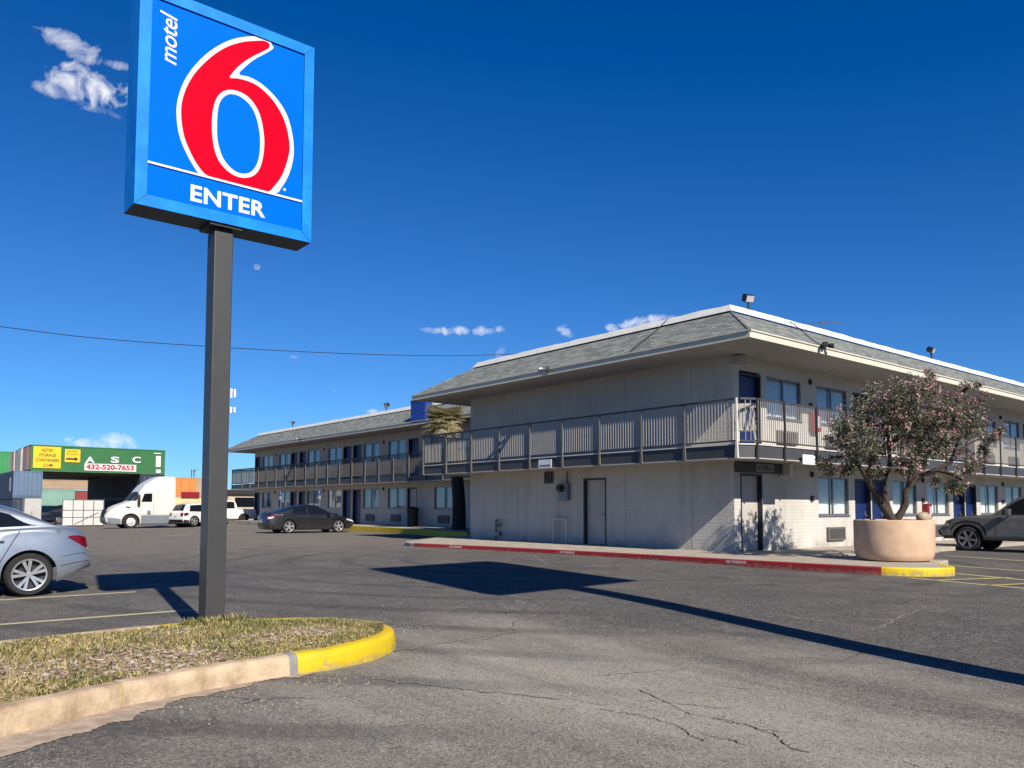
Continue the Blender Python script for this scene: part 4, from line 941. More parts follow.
# ------------------------------------------------------------------ small fixtures
def text_panel_dummy(): pass
def office_sign():
    th = thing('office_sign', 'dark hanging sign with an arrow and the word Office above the corner door', 'sign', (BX1+.2, 20.1, 2.36))
    X = BX1+.012
    m = MB(); m.box(X, X+.16, 19.05, 21.18, 2.36, 2.645); m.build('panel', 'slate', th)
    m = MB(); m.box(X+.16, X+.175, 19.84, 20.72, 2.39, 2.62); pn = m.build('face_panel', mat('sign_grey', srgb(150, 148, 150), .5), th)
    m = MB(); add_text(m, 'Office', (X+.178, 20.36, 2.505), (0, 1, 0), (0, 0, 1), .14, .5, bold=.01); m.add([(X+.178, 19.9, 2.505), (X+.178, 20.03, 2.44), (X+.178, 20.03, 2.57)], ((0, 1, 2),)); m.build('lettering', 'dark', th)
    m = MB(); m.box(X, X+.4, 21.2, 21.36, 2.3, 2.645); m.build('bracket', 'whitepaint', th)
office_sign()
def flood(loc, aim, label, big=True, stand=True):
    th = thing('flood_light', label, 'flood light', loc); x, y, z = loc; a = Matrix.Translation(Vector((x, y, z+(.36 if stand else .05)))) @ Matrix.Rotation(aim, 4, 'Z') @ Matrix.Rotation(R_(25), 4, 'Y')
    m = MB(); m.tube([(x, y, z-.05), (x, y, z+.32 if stand else z+.03)], .035, 8); m.build('bracket', 'dark', th)
    m = MB(); m.box(-.1, .08, -.15, .15, -.1, .12, None, a); 
    for k in range(5): m.box(-.15, -.102, -.13+k*.06, -.115+k*.06, -.08, .1, None, a)
    m.build('housing', 'black', th, bevel=.01)
    m = MB(); m.box(.082, .096, -.125, .125, -.08, .1, None, a); m.build('lens', 'lamp', th)
flood((-13.72, 20.25, 7.18), R_(-20), 'flood light on the roof corner of the near wing above the office door')
flood((-13.72, 32.45, 7.18), R_(10), 'flood light on the roof edge of the near wing far behind the pink tree')
flood((-56.6, 25.1, 7.25), R_(-100), 'flood light on the far wing roof near its outer end')
flood((-42.9, 25.1, 7.25), R_(-80), 'flood light on the far wing roof beside the blue box')
def twin(loc, ax, label, m2):
    th = thing('security_light', label, 'security light', loc); v = Vector(loc); ax = Vector(ax); out = Vector((-ax.y, ax.x, 0))
    if out.dot(Vector((1, -1, 0))) < 0: out = -out
    m = MB(); m.box(v.x-.06, v.x+.06, v.y-.06, v.y+.06, v.z-.06, v.z+.06); m.build('bracket', m2, th)
    for s in (-1, 1):
        m = MB(); a = v+ax*s*.04; b_ = v+ax*s*.13+out*.07+Vector((0, 0, .03)); c = b_+out*.14+ax*s*.07+Vector((0, 0, -.02)); m.tube([a, b_, b_+(c-b_)*.3, c], [.025, .04, .065, .07], 10); m.build('lamp', m2, th)
twin((BX1+1.85, 20.62, 5.83), (0, 1, 0), 'dark twin lamp on the sunlit eave above the balcony', 'black')
twin((-19.2, BY0-1.85, 5.8), (1, 0, 0), 'pale twin lamp on the shaded eave of the blank end wall', 'alum')
twin((-50.4, LY0-1.85, 5.88), (1, 0, 0), 'small pale twin lamp on the eave of the far wing', 'alum')
# roof aerial
th = thing('tv_antenna', 'thin television aerial on the flat roof of the near wing', 'antenna', (-15.2, 27.0, 7.1))
m = MB(); m.tube([(-15.2, 27, 7.1), (-15.2, 27, 8.2)], .018, 6); m.build('mast', 'alum', th)
m = MB(); m.tube([(-15.4, 26.7, 8.05), (-15.0, 27.9, 8.2)], .012, 6)
for k in range(7): q = Vector((-15.4, 26.7, 8.05)).lerp(Vector((-15.0, 27.9, 8.2)), k/6); l = .26-.025*k; m.tube([q-Vector((l, -l*.3, 0)), q+Vector((l, -l*.3, 0))], .007, 5)
m.build('aerial_array', 'alum', th)
# cables over the shingles
def cable(name, label, pts, rad):
    m = MB(); m.tube(catmull(pts, 6, closed=False), rad, 6); tag(m.build(name, 'cable'), label, 'cable')
cable('cable', 'black cable running down the shingles to the sunlit eave lamp', [(-13.7, 22.3, 7.2), (-13.2, 22.0, 6.85), (-12.4, 21.3, 6.31), (-11.75, 20.7, 5.93), (-11.6, 20.62, 5.85)], .013)
cable('cable', 'thin cable lying over the shingles above the blank wall', [(-15.9, BY0+.2, 7.2), (-16.0, BY0-.3, 6.74), (-15.8, BY0-1.1, 6.3), (-15.7, BY0-1.75, 5.92)], .013)
# blank wall fixtures
th = thing('wall_vent', 'dark slotted vent high on the blank end wall under the white sign', 'vent', (-21.18, BY0, 2.2)); m = MB(); m.box(-21.42, -20.94, BY0-.03, BY0-.004, 2.2, 2.62); m.build('frame', 'post', th)
m = MB()
for k in range(3): m.box(-21.38+k*.15, -21.28+k*.15, BY0-.036, BY0-.031, 2.23, 2.6)
m.build('slot', 'black', th)
th = thing('sign_plate', 'small white sign hung on the balcony edge above the wall vent', 'sign', (-19.78, BY0-BA, 2.6)); m = MB(); m.box(-20.1, -19.46, BY0-BA-.1, BY0-BA-.085, 2.66, 2.93); m.box(-20.05, -19.5, BY0-BA-.085, BY0-BA-.06, 2.7, 2.74); m.build('panel', 'signwhite', th)
m = MB(); m.box(-20.04, -19.52, BY0-BA-.103, BY0-BA-.1005, 2.7, 2.76); m.build('print_band', 'alum', th)
th = thing('meter_box', 'grey electric meter box with a round dial on the blank end wall', 'meter', (-20.3, BY0, 1.6)); m = MB(); m.box(-20.55, -20.08, BY0-.16, BY0-.002, 1.6, 2.18); m.build('case', 'alum', th, bevel=.012); m = MB(); m.lathe([(.001, -.30), (.11, -.29), (.13, -.2), (.13, -.162)], 18, (-20.4, BY0, 2.02), axis='y'); m.build('dial', 'black', th)
m = MB(); m.tube([(-20.2, BY0-.06, 2.18), (-20.2, BY0-.06, 2.6)], .025, 8); m.build('conduit', 'post', th)
th = thing('pipe_guard', 'pale inverted U pipe standing against the blank end wall', 'pipe guard', (-20.5, BY0-.12, .13)); m = MB(); m.tube(catmull([(-20.85, BY0-.12, .1), (-20.85, BY0-.12, .85), (-20.8, BY0-.12, .95), (-20.25, BY0-.12, .95), (-20.18, BY0-.12, .85), (-20.18, BY0-.12, .1)], 3, closed=False), .025, 8); m.build('pipe', 'whitepaint', th); m = MB(); m.box(-20.9, -20.8, BY0-.17, BY0-.07, .126, .15); m.box(-20.23, -20.13, BY0-.17, BY0-.07, .126, .15); m.build('foot', 'whitepaint', th)
th = thing('gas_pipe', 'short upright gas pipe with a regulator at the foot of the blank wall', 'pipe', (-24, BY0-.15, .13)); m = MB(); m.tube([(-24.05, BY0-.14, .1), (-24.05, BY0-.14, .85), (-24.05, BY0-.02, .88)], .035, 8); m.build('pipe', 'post', th); m = MB(); m.lathe([(.001, 0), (.09, .01), (.11, .05), (.09, .1), (.001, .11)], 14, (-23.95, BY0-.14, .62)); m.box(-24.1, -23.82, BY0-.2, BY0-.06, .3, .42); m.build('regulator', 'alum', th)
# red extinguisher cabinets
def cab(p, label, h=.62):
    th = thing('extinguisher_cabinet', label, 'fire cabinet', p, group=None); x, y, z = p; m = MB(); m.box(x+.002, x+.2, y-.19, y+.19, z, z+h); m.build('case', 'redbox', th, bevel=.01); m = MB(); m.box(x+.201, x+.206, y-.02, y+.14, z+.12, z+h-.1); m.build('window', 'lamp', th)
q = onx(812, 432, BX1); cab((BX1, q.y, q.z), 'red fire extinguisher cabinet upstairs between the first two windows', .58)
q = onx(924.5, 518, BX1); cab((BX1, q.y, q.z-.02), 'red fire extinguisher cabinet downstairs behind the round planter', .55)
q = onx(801, 458, BX1+BA)
th = thing('sign_plate', 'blank white plate on the balcony edge beside the pink tree', 'sign', (xr, q.y, 2.5)); q0, q1 = onx(803, 455, xr+.12), onx(812, 464, xr+.12); m = MB(); m.box(xr+.09, xr+.12, q0.y, q0.y+.62, q1.z-.02, q0.z+.02); m.build('panel', 'signwhite', th); m = MB(); m.box(xr+.03, xr+.09, q0.y+.3, q0.y+.4, q1.z, q0.z-.01); m.build('bracket', 'dark', th)
# plastic chair upstairs
def chair():
    c = Vector((-12.62, 18.42, ST)); th = thing('plastic_chair', 'white plastic armchair on the upstairs balcony corner', 'chair', c); T = Matrix.Translation(c+Vector((0, 0, .006))) @ Matrix.Rotation(R_(215), 4, 'Z')
    for sx in (-1, 1):
        for sy in (-1, 1): m = MB(); m.bar(T @ Vector((sx*.25, sy*.24, 0)), T @ Vector((sx*.2, sy*.2, .42)), .05, .03); m.build('leg', 'plastic', th)
    m = MB(); m.box(-.24, .24, -.24, .24, .41, .44, None, T); m.build('seat', 'plastic', th)
    m = MB(); B = T @ Matrix.Translation(Vector((0, .23, .44))) @ Matrix.Rotation(R_(-12), 4, 'X')
    for k in range(6): m.box(-.22+k*.078, -.165+k*.078, -.01, .012, 0, .56, None, B)
    m.box(-.25, .25, -.014, .016, .56, .68, None, B); m.build('backrest', 'plastic', th)
    for sx in (-1, 1): m = MB(); m.box(sx*.26-.03, sx*.26+.03, -.24, .24, .62, .65, None, T); m.box(sx*.26-.02, sx*.26+.02, -.23, -.18, .43, .62, None, T); m.build('armrest', 'plastic', th)
chair()
# far wing: bin and accessible parking signs
th = thing('trash_bin', 'dark domed trash bin beside the white door of the far wing', 'trash bin', (-38.6, 24.1, LB)); m = MB(); m.lathe([(.001, 0), (.27, .0), (.3, .05), (.33, .85), (.33, .9), (.001, .9)], 20, (-38.35, 24.2, LB)); m.build('body', 'bin', th); m = MB(); m.lathe([(.36, .9), (.36, .98), (.25, 1.08), (.001, 1.12)], 20, (-38.35, 24.2, LB)); m.build('lid', 'bin', th)
for pxx, lab in ((281, 'blue accessible parking sign on a thin post nearer the outer end of the far wing'), (320, 'blue accessible parking sign on a thin post over the roof of the black coupe')):
    q = ony(pxx, 490, 22.9); th = thing('parking_sign', lab, 'sign', (q.x, 22.9, LB)); m = MB(); m.tube([(q.x, 22.9, LB-.02), (q.x, 22.9, 2.55)], .03, 8); m.build('post', 'alum', th)
    m = MB(); m.box(q.x-.17, q.x+.17, 22.86, 22.868, 2.1, 2.55); m.build('panel', 'hcblue', th); m = MB(); m.box(q.x-.17, q.x+.17, 22.86, 22.868, 1.85, 2.08); m.build('lower_panel', 'signwhite', th)
    m = MB(); m.add([(q.x-.01+.085*math.cos(k*.5236), 22.857, 2.27+.085*math.sin(k*.5236)) for k in range(12)], (tuple(range(12)),)); m.box(q.x-.03, q.x+.0, 22.855, 22.858, 2.3, 2.45); m.add([(q.x-.015+.03*math.cos(k*.7854), 22.857, 2.49+.03*math.sin(k*.7854)) for k in range(8)], (tuple(range(8)),)); m.build('wheelchair_symbol', 'signwhite', th)

# ------------------------------------------------------------------ planter with oleander
PCX, PCY, PR = -9.05, 19.1, 1.0
th = thing('planter', 'big round tan concrete planter on the kerb island', 'planter', (PCX, PCY, .13))
m = MB(); m.lathe([(.001, .13), (.68, .128), (.79, .155), (.83, .21), (.86, .29), (.865, .35), (.875, .42), (.88, 1.03), (.87, 1.07), (.85, 1.085), (.78, 1.085), (.77, 1.0), (.77, .9)], 56, (PCX, PCY, 0)); m.build('bowl', 'planter', th, smooth=35)
m = MB(); m.lathe([(.775, .93), (.5, .97), (.001, .99)], 32, (PCX, PCY, 0)); m.build('soil', 'soil', th, smooth=60)
def rock(c, s, label):
    m = MB(); r = random.Random(9); n = 10; vs = []
    for i in range(7):
        a = -math.pi/2+math.pi*i/6
        for k in range(n): vs.append((c[0]+s[0]*math.cos(a)*math.cos(6.2832*k/n)*r.uniform(.85, 1.1), c[1]+s[1]*math.cos(a)*math.sin(6.2832*k/n)*r.uniform(.85, 1.1), c[2]+s[2]*math.sin(a)*r.uniform(.9, 1.1)))
    m.add(vs, [(i*n+k, i*n+(k+1) % n, (i+1)*n+(k+1) % n, (i+1)*n+k) for i in range(6) for k in range(n)]); tag(m.build('rock', 'rock', smooth=60), label, 'rock')
rock((PCX+.66, PCY+.1, 1.14), (.17, .2, .13), 'pale tan rock lying on the planter soil by its rim')
def tree():
    r = random.Random(21); c0 = Vector((PCX, PCY, .96)); vd = Vector((-.43, .9, 0)); rt = Vector((.9, .43, 0))
    th = thing('oleander_tree', 'flowering oleander tree with pink blossoms growing in the round planter', 'tree', c0)
    D0 = ray(893, 520).dot(_f); Dp = (c0-EYE).dot(_f)
    def at(px_, py_, dd): return atd(px_, py_, Dp+dd)
    base = [c0+Vector((.0, 0, 0)), c0+Vector((.05, .03, 0)), c0+Vector((-.05, .02, 0)), c0+Vector((.03, -.04, 0))]
    limbs = [([(892, 522), (882, 505), (872, 488), (862, 470), (850, 455), (838, 440)], 0, (.10, .03)), ([(893, 522), (886, 500), (884, 482), (890, 462), (888, 440), (893, 405)], .5, (.08, .025)),
             ([(896, 522), (905, 505), (906, 492), (917, 478), (935, 470), (950, 462), (968, 445)], -.1, (.09, .03)), ([(907, 490), (915, 462), (925, 435), (930, 400)], .4, (.06, .02)), ([(935, 470), (952, 474), (962, 480)], -.5, (.045, .03)), ([(866, 478), (874, 450), (868, 420)], -.6, (.05, .02)), ([(950, 462), (962, 430), (968, 400)], -.4, (.04, .015)), ([(888, 450), (905, 425), (912, 395)], -.7, (.05, .015)), ([(850, 455), (832, 458), (822, 462)], .2, (.03, .012)), ([(965, 446), (985, 436), (1000, 432)], .1, (.025, .01))]
    m = MB(); tips = []
    for P_, dd, (r0, r1) in limbs:
        L = [at(x, y, dd*i/(len(P_)-1)) for i, (x, y) in enumerate(P_)]
        if P_[0][1] > 518: L[0] = base[r.randrange(4)]
        L = [Vector(p) for p in catmull([tuple(p) for p in L], 4, closed=False)]
        m.tube(L, [(r0+(r1-r0)*i/(len(L)-1))*r.uniform(.92, 1.08) for i in range(len(L))], 9); tips += L[len(L)//2:]
    lobes = [(840, 442, 24), (824, 458, 13), (830, 470, 12), (858, 418, 24), (862, 452, 22), (885, 398, 22), (905, 388, 18), (930, 382, 15), (888, 430, 28), (912, 418, 30), (940, 410, 26), (920, 450, 26), (905, 468, 18), (945, 440, 26), (960, 405, 17), (965, 388, 9), (975, 425, 20), (985, 447, 13), (998, 436, 8), (1003, 428, 4), (955, 484, 15), (938, 480, 12), (970, 465, 14), (875, 470, 14), (848, 465, 14), (930, 372, 6), (978, 384, 6), (986, 396, 9), (840, 425, 14), (852, 405, 10), (870, 390, 10), (900, 410, 26), (925, 430, 26), (875, 440, 24)]
    lm = MB(); fm = MB(); twig = MB()
    s_px = Dp/CF
    for li, (x, y, rp) in enumerate(lobes):
        rad = rp*s_px*.97; nd = 1 if rp < 14 else 3
        for q in range(nd):
            dd = (r.uniform(-.25, .25) if nd == 1 else (q-1)*.75+r.uniform(-.25, .25)); cc = at(x+r.uniform(-4, 4), y+r.uniform(-3, 3), dd)
            tone = r.random(); pinky = .18+.55*sstep((x-850)/110)*(1-sstep((y-455)/30))+(.15 if y < 400 else 0)
            nt = int(6+rad*rad*52*r.choice((.6, 1.05, 1.3)))
            for _ in range(nt):
                v = Vector((r.gauss(0, 1), r.gauss(0, 1), r.gauss(0, 1))).normalized()*rad*(r.random()**.45); tipp = cc+Vector((v.x, v.y, v.z*.92)); d = (v.normalized()+Vector((0, 0, .55))+(tipp-c0-Vector((0, 0, 1.4))).normalized()*.5).normalized()
                ln = r.uniform(.22, .38); b0 = tipp-d*ln; twig.bar(b0, tipp, .008, .008)
                nl = r.randrange(11, 17)
                for k in range(nl):
                    tt = r.uniform(.15, 1.0); p = b0+d*ln*tt; a = r.uniform(0, 6.283); x1 = d.orthogonal().normalized(); y1 = d.cross(x1); out = (x1*math.cos(a)+y1*math.sin(a)); ld = (out*r.uniform(.6, 1.0)+d*r.uniform(.2, .9)+Vector((0, 0, -.12))).normalized()
                    L_ = r.uniform(.085, .15); wv = ld.cross(Vector((r.uniform(-1, 1), r.uniform(-1, 1), r.uniform(-.3, 1)))).normalized()*L_*.115; u = r.random(); mi = (0 if u < .52 else (1 if u < .8 else 2)) if tone < .6 else (0 if u < .25 else (1 if u < .6 else 2))
                    if tt > .85 and u > .86: mi = 3
                    mid = p+ld*L_*.5+Vector((0, 0, .006)); end = p+ld*L_+Vector((0, 0, -L_*.12)); lm.add((p, mid+wv, end, mid-wv), ((0, 1, 2, 3),), mi)
                if r.random() < .12+pinky*.95:
                    for k in range(r.randrange(3, 8)):
                        fc = tipp+d*.03+Vector((r.gauss(0, .045), r.gauss(0, .045), r.gauss(0, .035))); nrm = (d+Vector((r.gauss(0, .5), r.gauss(0, .5), r.gauss(0, .5)))).normalized(); x1 = nrm.orthogonal().normalized(); y1 = nrm.cross(x1); R0 = r.uniform(.018, .032); mi = 0 if r.random() < .55 else 1
                        vs = [fc]+[fc+(x1*math.cos(k2*.6283)+y1*math.sin(k2*.6283))*R0*(1 if k2 % 2 else .6)+nrm*R0*.35 for k2 in range(10)]; fm.add(vs, [(0, 1+k2, 1+(k2+1) % 10) for k2 in range(10)], mi)
    m.v += []; o = len(m.v); m.add(twig.v, twig.f)
    m.build('trunk', 'bark', th); lm.build('crown', ['leaf1', 'leaf2', 'leaf3', 'leaf4'], th); fm.build('blossoms', ['pink', 'palepink'], th)
tree()
def palm():
    r = random.Random(4); bx, by = -31.4, 22.4; th = thing('fan_palm', 'shaggy fan palm standing between the two motel wings', 'palm tree', (bx, by, LB))
    m = MB(); pts = [(bx+.0, by, LB-.1), (bx+.02, by, 1.4), (bx-.2, by, 3), (bx-.6, by, 4.6), (bx-1.1, by-.05, 5.6)]; m.tube(catmull(pts, 4, closed=False), [.34-.006*i for i in range(17)], 12); m.build('trunk', 'palmbark', th, smooth=60)
    f = MB(); top = Vector((bx-1.15, by-.1, 5.75))
    for k in range(190):
        a = r.uniform(0, 6.283); e = r.uniform(-1.0, .65); d = Vector((math.cos(a)*math.cos(e), math.sin(a)*math.cos(e), math.sin(e))); L = r.uniform(.35, .8); hub = top+d*L+Vector((0, 0, -.25*L*L)); mi = 0 if (e < -.1 and r.random() < .75) or r.random() < .5 else 1
        s = d.cross(Vector((0, 0, 1))).normalized(); up = s.cross(d); f.bar(top, hub, .025, .02, mi)
        nb = 18; fan = r.uniform(.42, .7)
        for j in range(nb):
            b = (j/(nb-1)-.5)*3.5; dd = (d*math.cos(b)+s*math.sin(b)+up*.15).normalized(); l = fan*(1-.25*abs(b)/1.75)*r.uniform(.85, 1.1); w_ = dd.cross(up).normalized()*.022; mid = hub+dd*l*.6; tip = hub+dd*l+Vector((0, 0, -.2*l*r.random()-.04)); f.add((hub-w_*.4, mid-w_, tip, mid+w_, hub+w_*.4), ((0, 1, 2, 3, 4),), mi)
    f.build('crown', ['frond', 'frondg'], th)
palm()
# ------------------------------------------------------------------ vehicles (x forward, y to the left, z up)
class Car:
    def __init__(s, name, label, cat, loc, heading, paint, W, rear, front, top, sill, axles, rw, arch, plan, gh=None, lean=.24, group=None, tyre_w=.23, crown=.035, prof=None):
        s.th = thing(name, label, cat, loc, heading, group); s.W = W; s.rear = rear; s.front = front; s.top = top; s.sill = sill; s.axles = axles; s.rw = rw; s.arch = arch; s.plan = plan; s.gh = gh; s.lean = lean; s.crown = crown
        s.xr = min(x for z, x in rear); s.xf = max(x for z, x in front); s.prof = prof or [(0, .90), (.12, .955), (.35, .995), (.5, 1.0), (.7, .985), (.95, .95), (1.2, .93)]
        s.paint = paint; s.tyre_w = tyre_w; s.body()
    def topz(s, x): return smoothk(s.top, x)
    def botz(s, x):
        b = s.sill if not callable(s.sill) else s.sill(x)
        for a in s.axles:
            d = abs(x-a)
            if d < s.arch: b = max(b, s.rw+math.sqrt(max(0, s.arch**2-d*d)))
        return b
    def half(s, X, z): return s.W/2*smoothk(s.plan, X)*smoothk(s.prof, z)
    def warp(s, X, z):
        wr = max(0, 1-(X-s.xr)/.6)**1.5; wf = max(0, 1-(s.xf-X)/.6)**1.5
        return X+(smoothk(s.rear, z)-s.xr)*wr+(smoothk(s.front, z)-s.xf)*wf
    def unwarp(s, x, z):
        a, b = s.xr, s.xf
        for _ in range(30):
            m = (a+b)/2
            if s.warp(m, z) < x: a = m
            else: b = m
        return (a+b)/2
    def side(s, x, z, off=0, sg=1): return Vector((x, sg*(s.half(s.unwarp(x, z), z)+off), z))
    def build(s, mb, name, m, par=None, smooth=38, merge=True, bevel=0):
        me = mb.build(name, m, smooth=smooth, merge=merge, bevel=bevel); me.parent = par or s.th; return me
    def body(s):
        xs = set(s.xr+(s.xf-s.xr)*i/34 for i in range(35))
        for d in (.02, .05, .1, .16): xs |= {s.xr+d, s.xf-d}
        for a in s.axles:
            xs = {x for x in xs if abs(x-a) > s.arch+.03}
            xs |= {a-s.arch*math.cos(math.pi*k/18) for k in range(19)} | {a-s.arch-.004, a+s.arch+.004}
        xs = sorted(x for x in xs if s.xr-1e-6 <= x <= s.xf+1e-6)
        T = [0, .04, .1, .2, .32, .45, .58, .7, .8, .88, .94, .98, 1]; K = 8; mb = MB(); rings = []
        for X in xs:
            b, tp = s.botz(X), s.topz(X); ring = []
            L = []
            for tt in T:
                z = b+(tp-b)*tt; h = s.half(X, z)
                if tt > .88: h -= .05*((tt-.88)/.12)**2
                if tt < .1 and b < s.sill_at(X)+.02: h -= .03*(1-tt/.1)
                L.append((s.warp(X, z), h, z))
            ring += [Vector(p) for p in L]; hx, hh, hz = L[-1]
            for k in range(1, K): y = hh*(1-2*k/K); ring.append(Vector((hx, y, hz+s.crown*(1-(y/hh)**2))))
            ring += [Vector((p[0], -p[1], p[2])) for p in reversed(L)]; rings.append(ring)
        n = len(rings[0])
        for a, b in zip(rings, rings[1:]):
            for k in range(n-1): mb.quad(a[k], a[k+1], b[k+1], b[k])
        for ring, sg in ((rings[0], -1), (rings[-1], 1)):
            nT = len(T); rows = []
            for j in range(nT):
                l = ring[j]; r_ = ring[n-1-j]; row = []
                for k in range(K+1):
                    p = l.lerp(r_, k/K); u = 1-2*k/K
                    if j == nT-1: p = ring[nT-1+k] if k < K else ring[n-nT]
                    else: p = p+Vector((sg*.06*(1-u*u)*(1 if j < nT-2 else .6), 0, 0))
                    row.append(p)
                rows.append(row)
            for j in range(nT-1):
                for k in range(K): mb.quad(rows[j][k], rows[j][k+1], rows[j+1][k+1], rows[j+1][k])
        s.bodyo = s.build(mb, 'body', s.paint)
        u = MB(); w = s.W/2-.27
        u.box(s.xr+.62, s.xf-.3, -w, w, s.sill_at(0)+.0, min(s.topz(s.xr+.3), s.topz(s.xf-.3))-.08)
        u.box(s.axles[0]+s.arch+.05, s.axles[1]-s.arch-.05, -w-.2, w+.2, s.sill_at(0)-.03, s.sill_at(0)+.05)
        s.build(u, 'underbody', 'trim', smooth=None, merge=False)
    def sill_at(s, x): return s.sill if not callable(s.sill) else s.sill(x)
    def ghalf(s, x, z):
        g0, g1 = s.gh[0][0], s.gh[-1][0]; zb = s.topz(x)-.03; H = max(k[1] for k in s.gh); hb = s.half(s.unwarp(x, min(zb, 1.1)), min(zb, .95))-.055; tt = max(0, (z-zb)/(H-zb+1e-6)); return hb*(1-s.lean*tt-.03*tt*tt)
    def gtop(s, x): return max(s.topz(x)-.03, smoothk(s.gh, x))
    def greenhouse(s, paint=None):
        g0, g1 = s.gh[0][0], s.gh[-1][0]; N = 44; T = [0, .15, .3, .45, .6, .75, .86, .94, 1]; K = 8; mb = MB(); rings = []
        for i in range(N+1):
            x = g0+(g1-g0)*i/N; zb = s.topz(x)-.03; zt = s.gtop(x); L = []
            for tt in T:
                z = zb+(zt-zb)*tt; h = s.ghalf(x, z)
                if tt > .86: h -= .05*((tt-.86)/.14)**2*min(1, (zt-zb)/.2)
                L.append((x, h, z))
            ring = [Vector(p) for p in L]; hh = L[-1][1]
            for k in range(1, K): y = hh*(1-2*k/K); ring.append(Vector((x, y, zt+.045*(1-(y/hh)**2)*min(1, (zt-zb)/.15))))
            ring += [Vector((p[0], -p[1], p[2])) for p in reversed(L)]; rings.append(ring)
        for a, b in zip(rings, rings[1:]):
            for k in range(len(a)-1): mb.quad(a[k], a[k+1], b[k+1], b[k])
        s.build(mb, 'cabin', paint or s.paint)
    def roofpt(s, x, v, off=.006):
        zt = s.gtop(x); hh = s.ghalf(x, zt)-.05*min(1, (zt-s.topz(x)+.03)/.2); y = hh*v
        e = .02; dz = (s.gtop(x+e)-s.gtop(x-e))/(2*e); n = Vector((-dz, 0, 1)).normalized(); return Vector((x, y, zt+.045*(1-v*v)*min(1, (zt-s.topz(x)+.03)/.15)))+n*off
    def screen(s, name, x0, x1, v=.9, m='carglass'):
        mb = MB(); N, K = 8, 8
        for i in range(N):
            for k in range(K):
                f = lambda i, k: s.roofpt(x0+(x1-x0)*i/N, -v+2*v*k/K)
                mb.quad(f(i, k), f(i+1, k), f(i+1, k+1), f(i, k+1))
        return s.build(mb, name, m)
    def sidewin(s, x0, x1, lo=.05, hi=.06, m='carglass', name='side_window', sides=(1, -1), slant0=0, slant1=0):
        for sg in sides:
            mb = MB(); N, Kz = 14, 4; prev = None
            for i in range(N+1):
                tx = i/N; col = []
                for k in range(Kz+1):
                    tz = k/Kz; x = (x0+slant0*tz)*(1-tx)+(x1+slant1*tz)*tx; zl = s.topz(x)+lo; zh = max(zl, s.gtop(x)-hi); z = zl+(zh-zl)*tz
                    col.append(Vector((x, sg*(s.ghalf(x, z)+.006), z)))
                if prev:
                    for k in range(Kz): mb.quad(prev[k], col[k], col[k+1], prev[k+1])
                prev = col
            s.build(mb, name, m)
    def strip(s, pts, wd, name, m, sides=(1, -1), off=.004, par=None):
        """thin band following the body side through (x,z) points"""
        P_ = []
        for (a, b) in zip(pts, pts[1:]):
            for k in range(6): P_.append((a[0]+(b[0]-a[0])*k/6, a[1]+(b[1]-a[1])*k/6))
        P_.append(pts[-1])
        for sg in sides:
            mb = MB(); pr = None
            for i, p in enumerate(P_):
                a, b = P_[max(0, i-1)], P_[min(len(P_)-1, i+1)]; dx, dz = b[0]-a[0], b[1]-a[1]; l = math.hypot(dx, dz); nx, nz = -dz/l*wd/2, dx/l*wd/2
                cur = (s.side(p[0]+nx, p[1]+nz, off, sg), s.side(p[0]-nx, p[1]-nz, off, sg))
                if pr: mb.quad(pr[0], cur[0], cur[1], pr[1])
                pr = cur
            s.build(mb, name, m, par)
    def patch(s, poly_lo, poly_hi, name, m, sides=(1, -1), off=.006, N=10, Kz=4):
        """patch of the body side between a lower and an upper (x,z) polyline"""
        for sg in sides:
            mb = MB(); pr = None
            for i in range(N+1):
                u = i/N; a = Vector((lerpk([(k/(len(poly_lo)-1), p[0]) for k, p in enumerate(poly_lo)], u), 0, lerpk([(k/(len(poly_lo)-1), p[1]) for k, p in enumerate(poly_lo)], u)))
                b = Vector((lerpk([(k/(len(poly_hi)-1), p[0]) for k, p in enumerate(poly_hi)], u), 0, lerpk([(k/(len(poly_hi)-1), p[1]) for k, p in enumerate(poly_hi)], u)))
                col = [s.side(a.x+(b.x-a.x)*k/Kz, a.z+(b.z-a.z)*k/Kz, off, sg) for k in range(Kz+1)]
                if pr:
                    for k in range(Kz): mb.quad(pr[k], col[k], col[k+1], pr[k+1])
                pr = col
            s.build(mb, name, m)
    def endpatch(s, y0, y1, z0, z1, name, m, rear=True, off=.012, N=8):
        mb = MB(); pr = None
        for i in range(N+1):
            y = y0+(y1-y0)*i/N; col = []
            for k in range(5):
                z = z0+(z1-z0)*k/4; X = s.xr if rear else s.xf; h = s.half(X, z); u = y/h
                x = s.warp(X, z)+(-1 if rear else 1)*(.06*(1-min(1, u*u))+off); col.append(Vector((x, y, z)))
            if pr:
                for k in range(4): mb.quad(pr[k], col[k], col[k+1], pr[k+1])
            pr = col
        return s.build(mb, name, m)
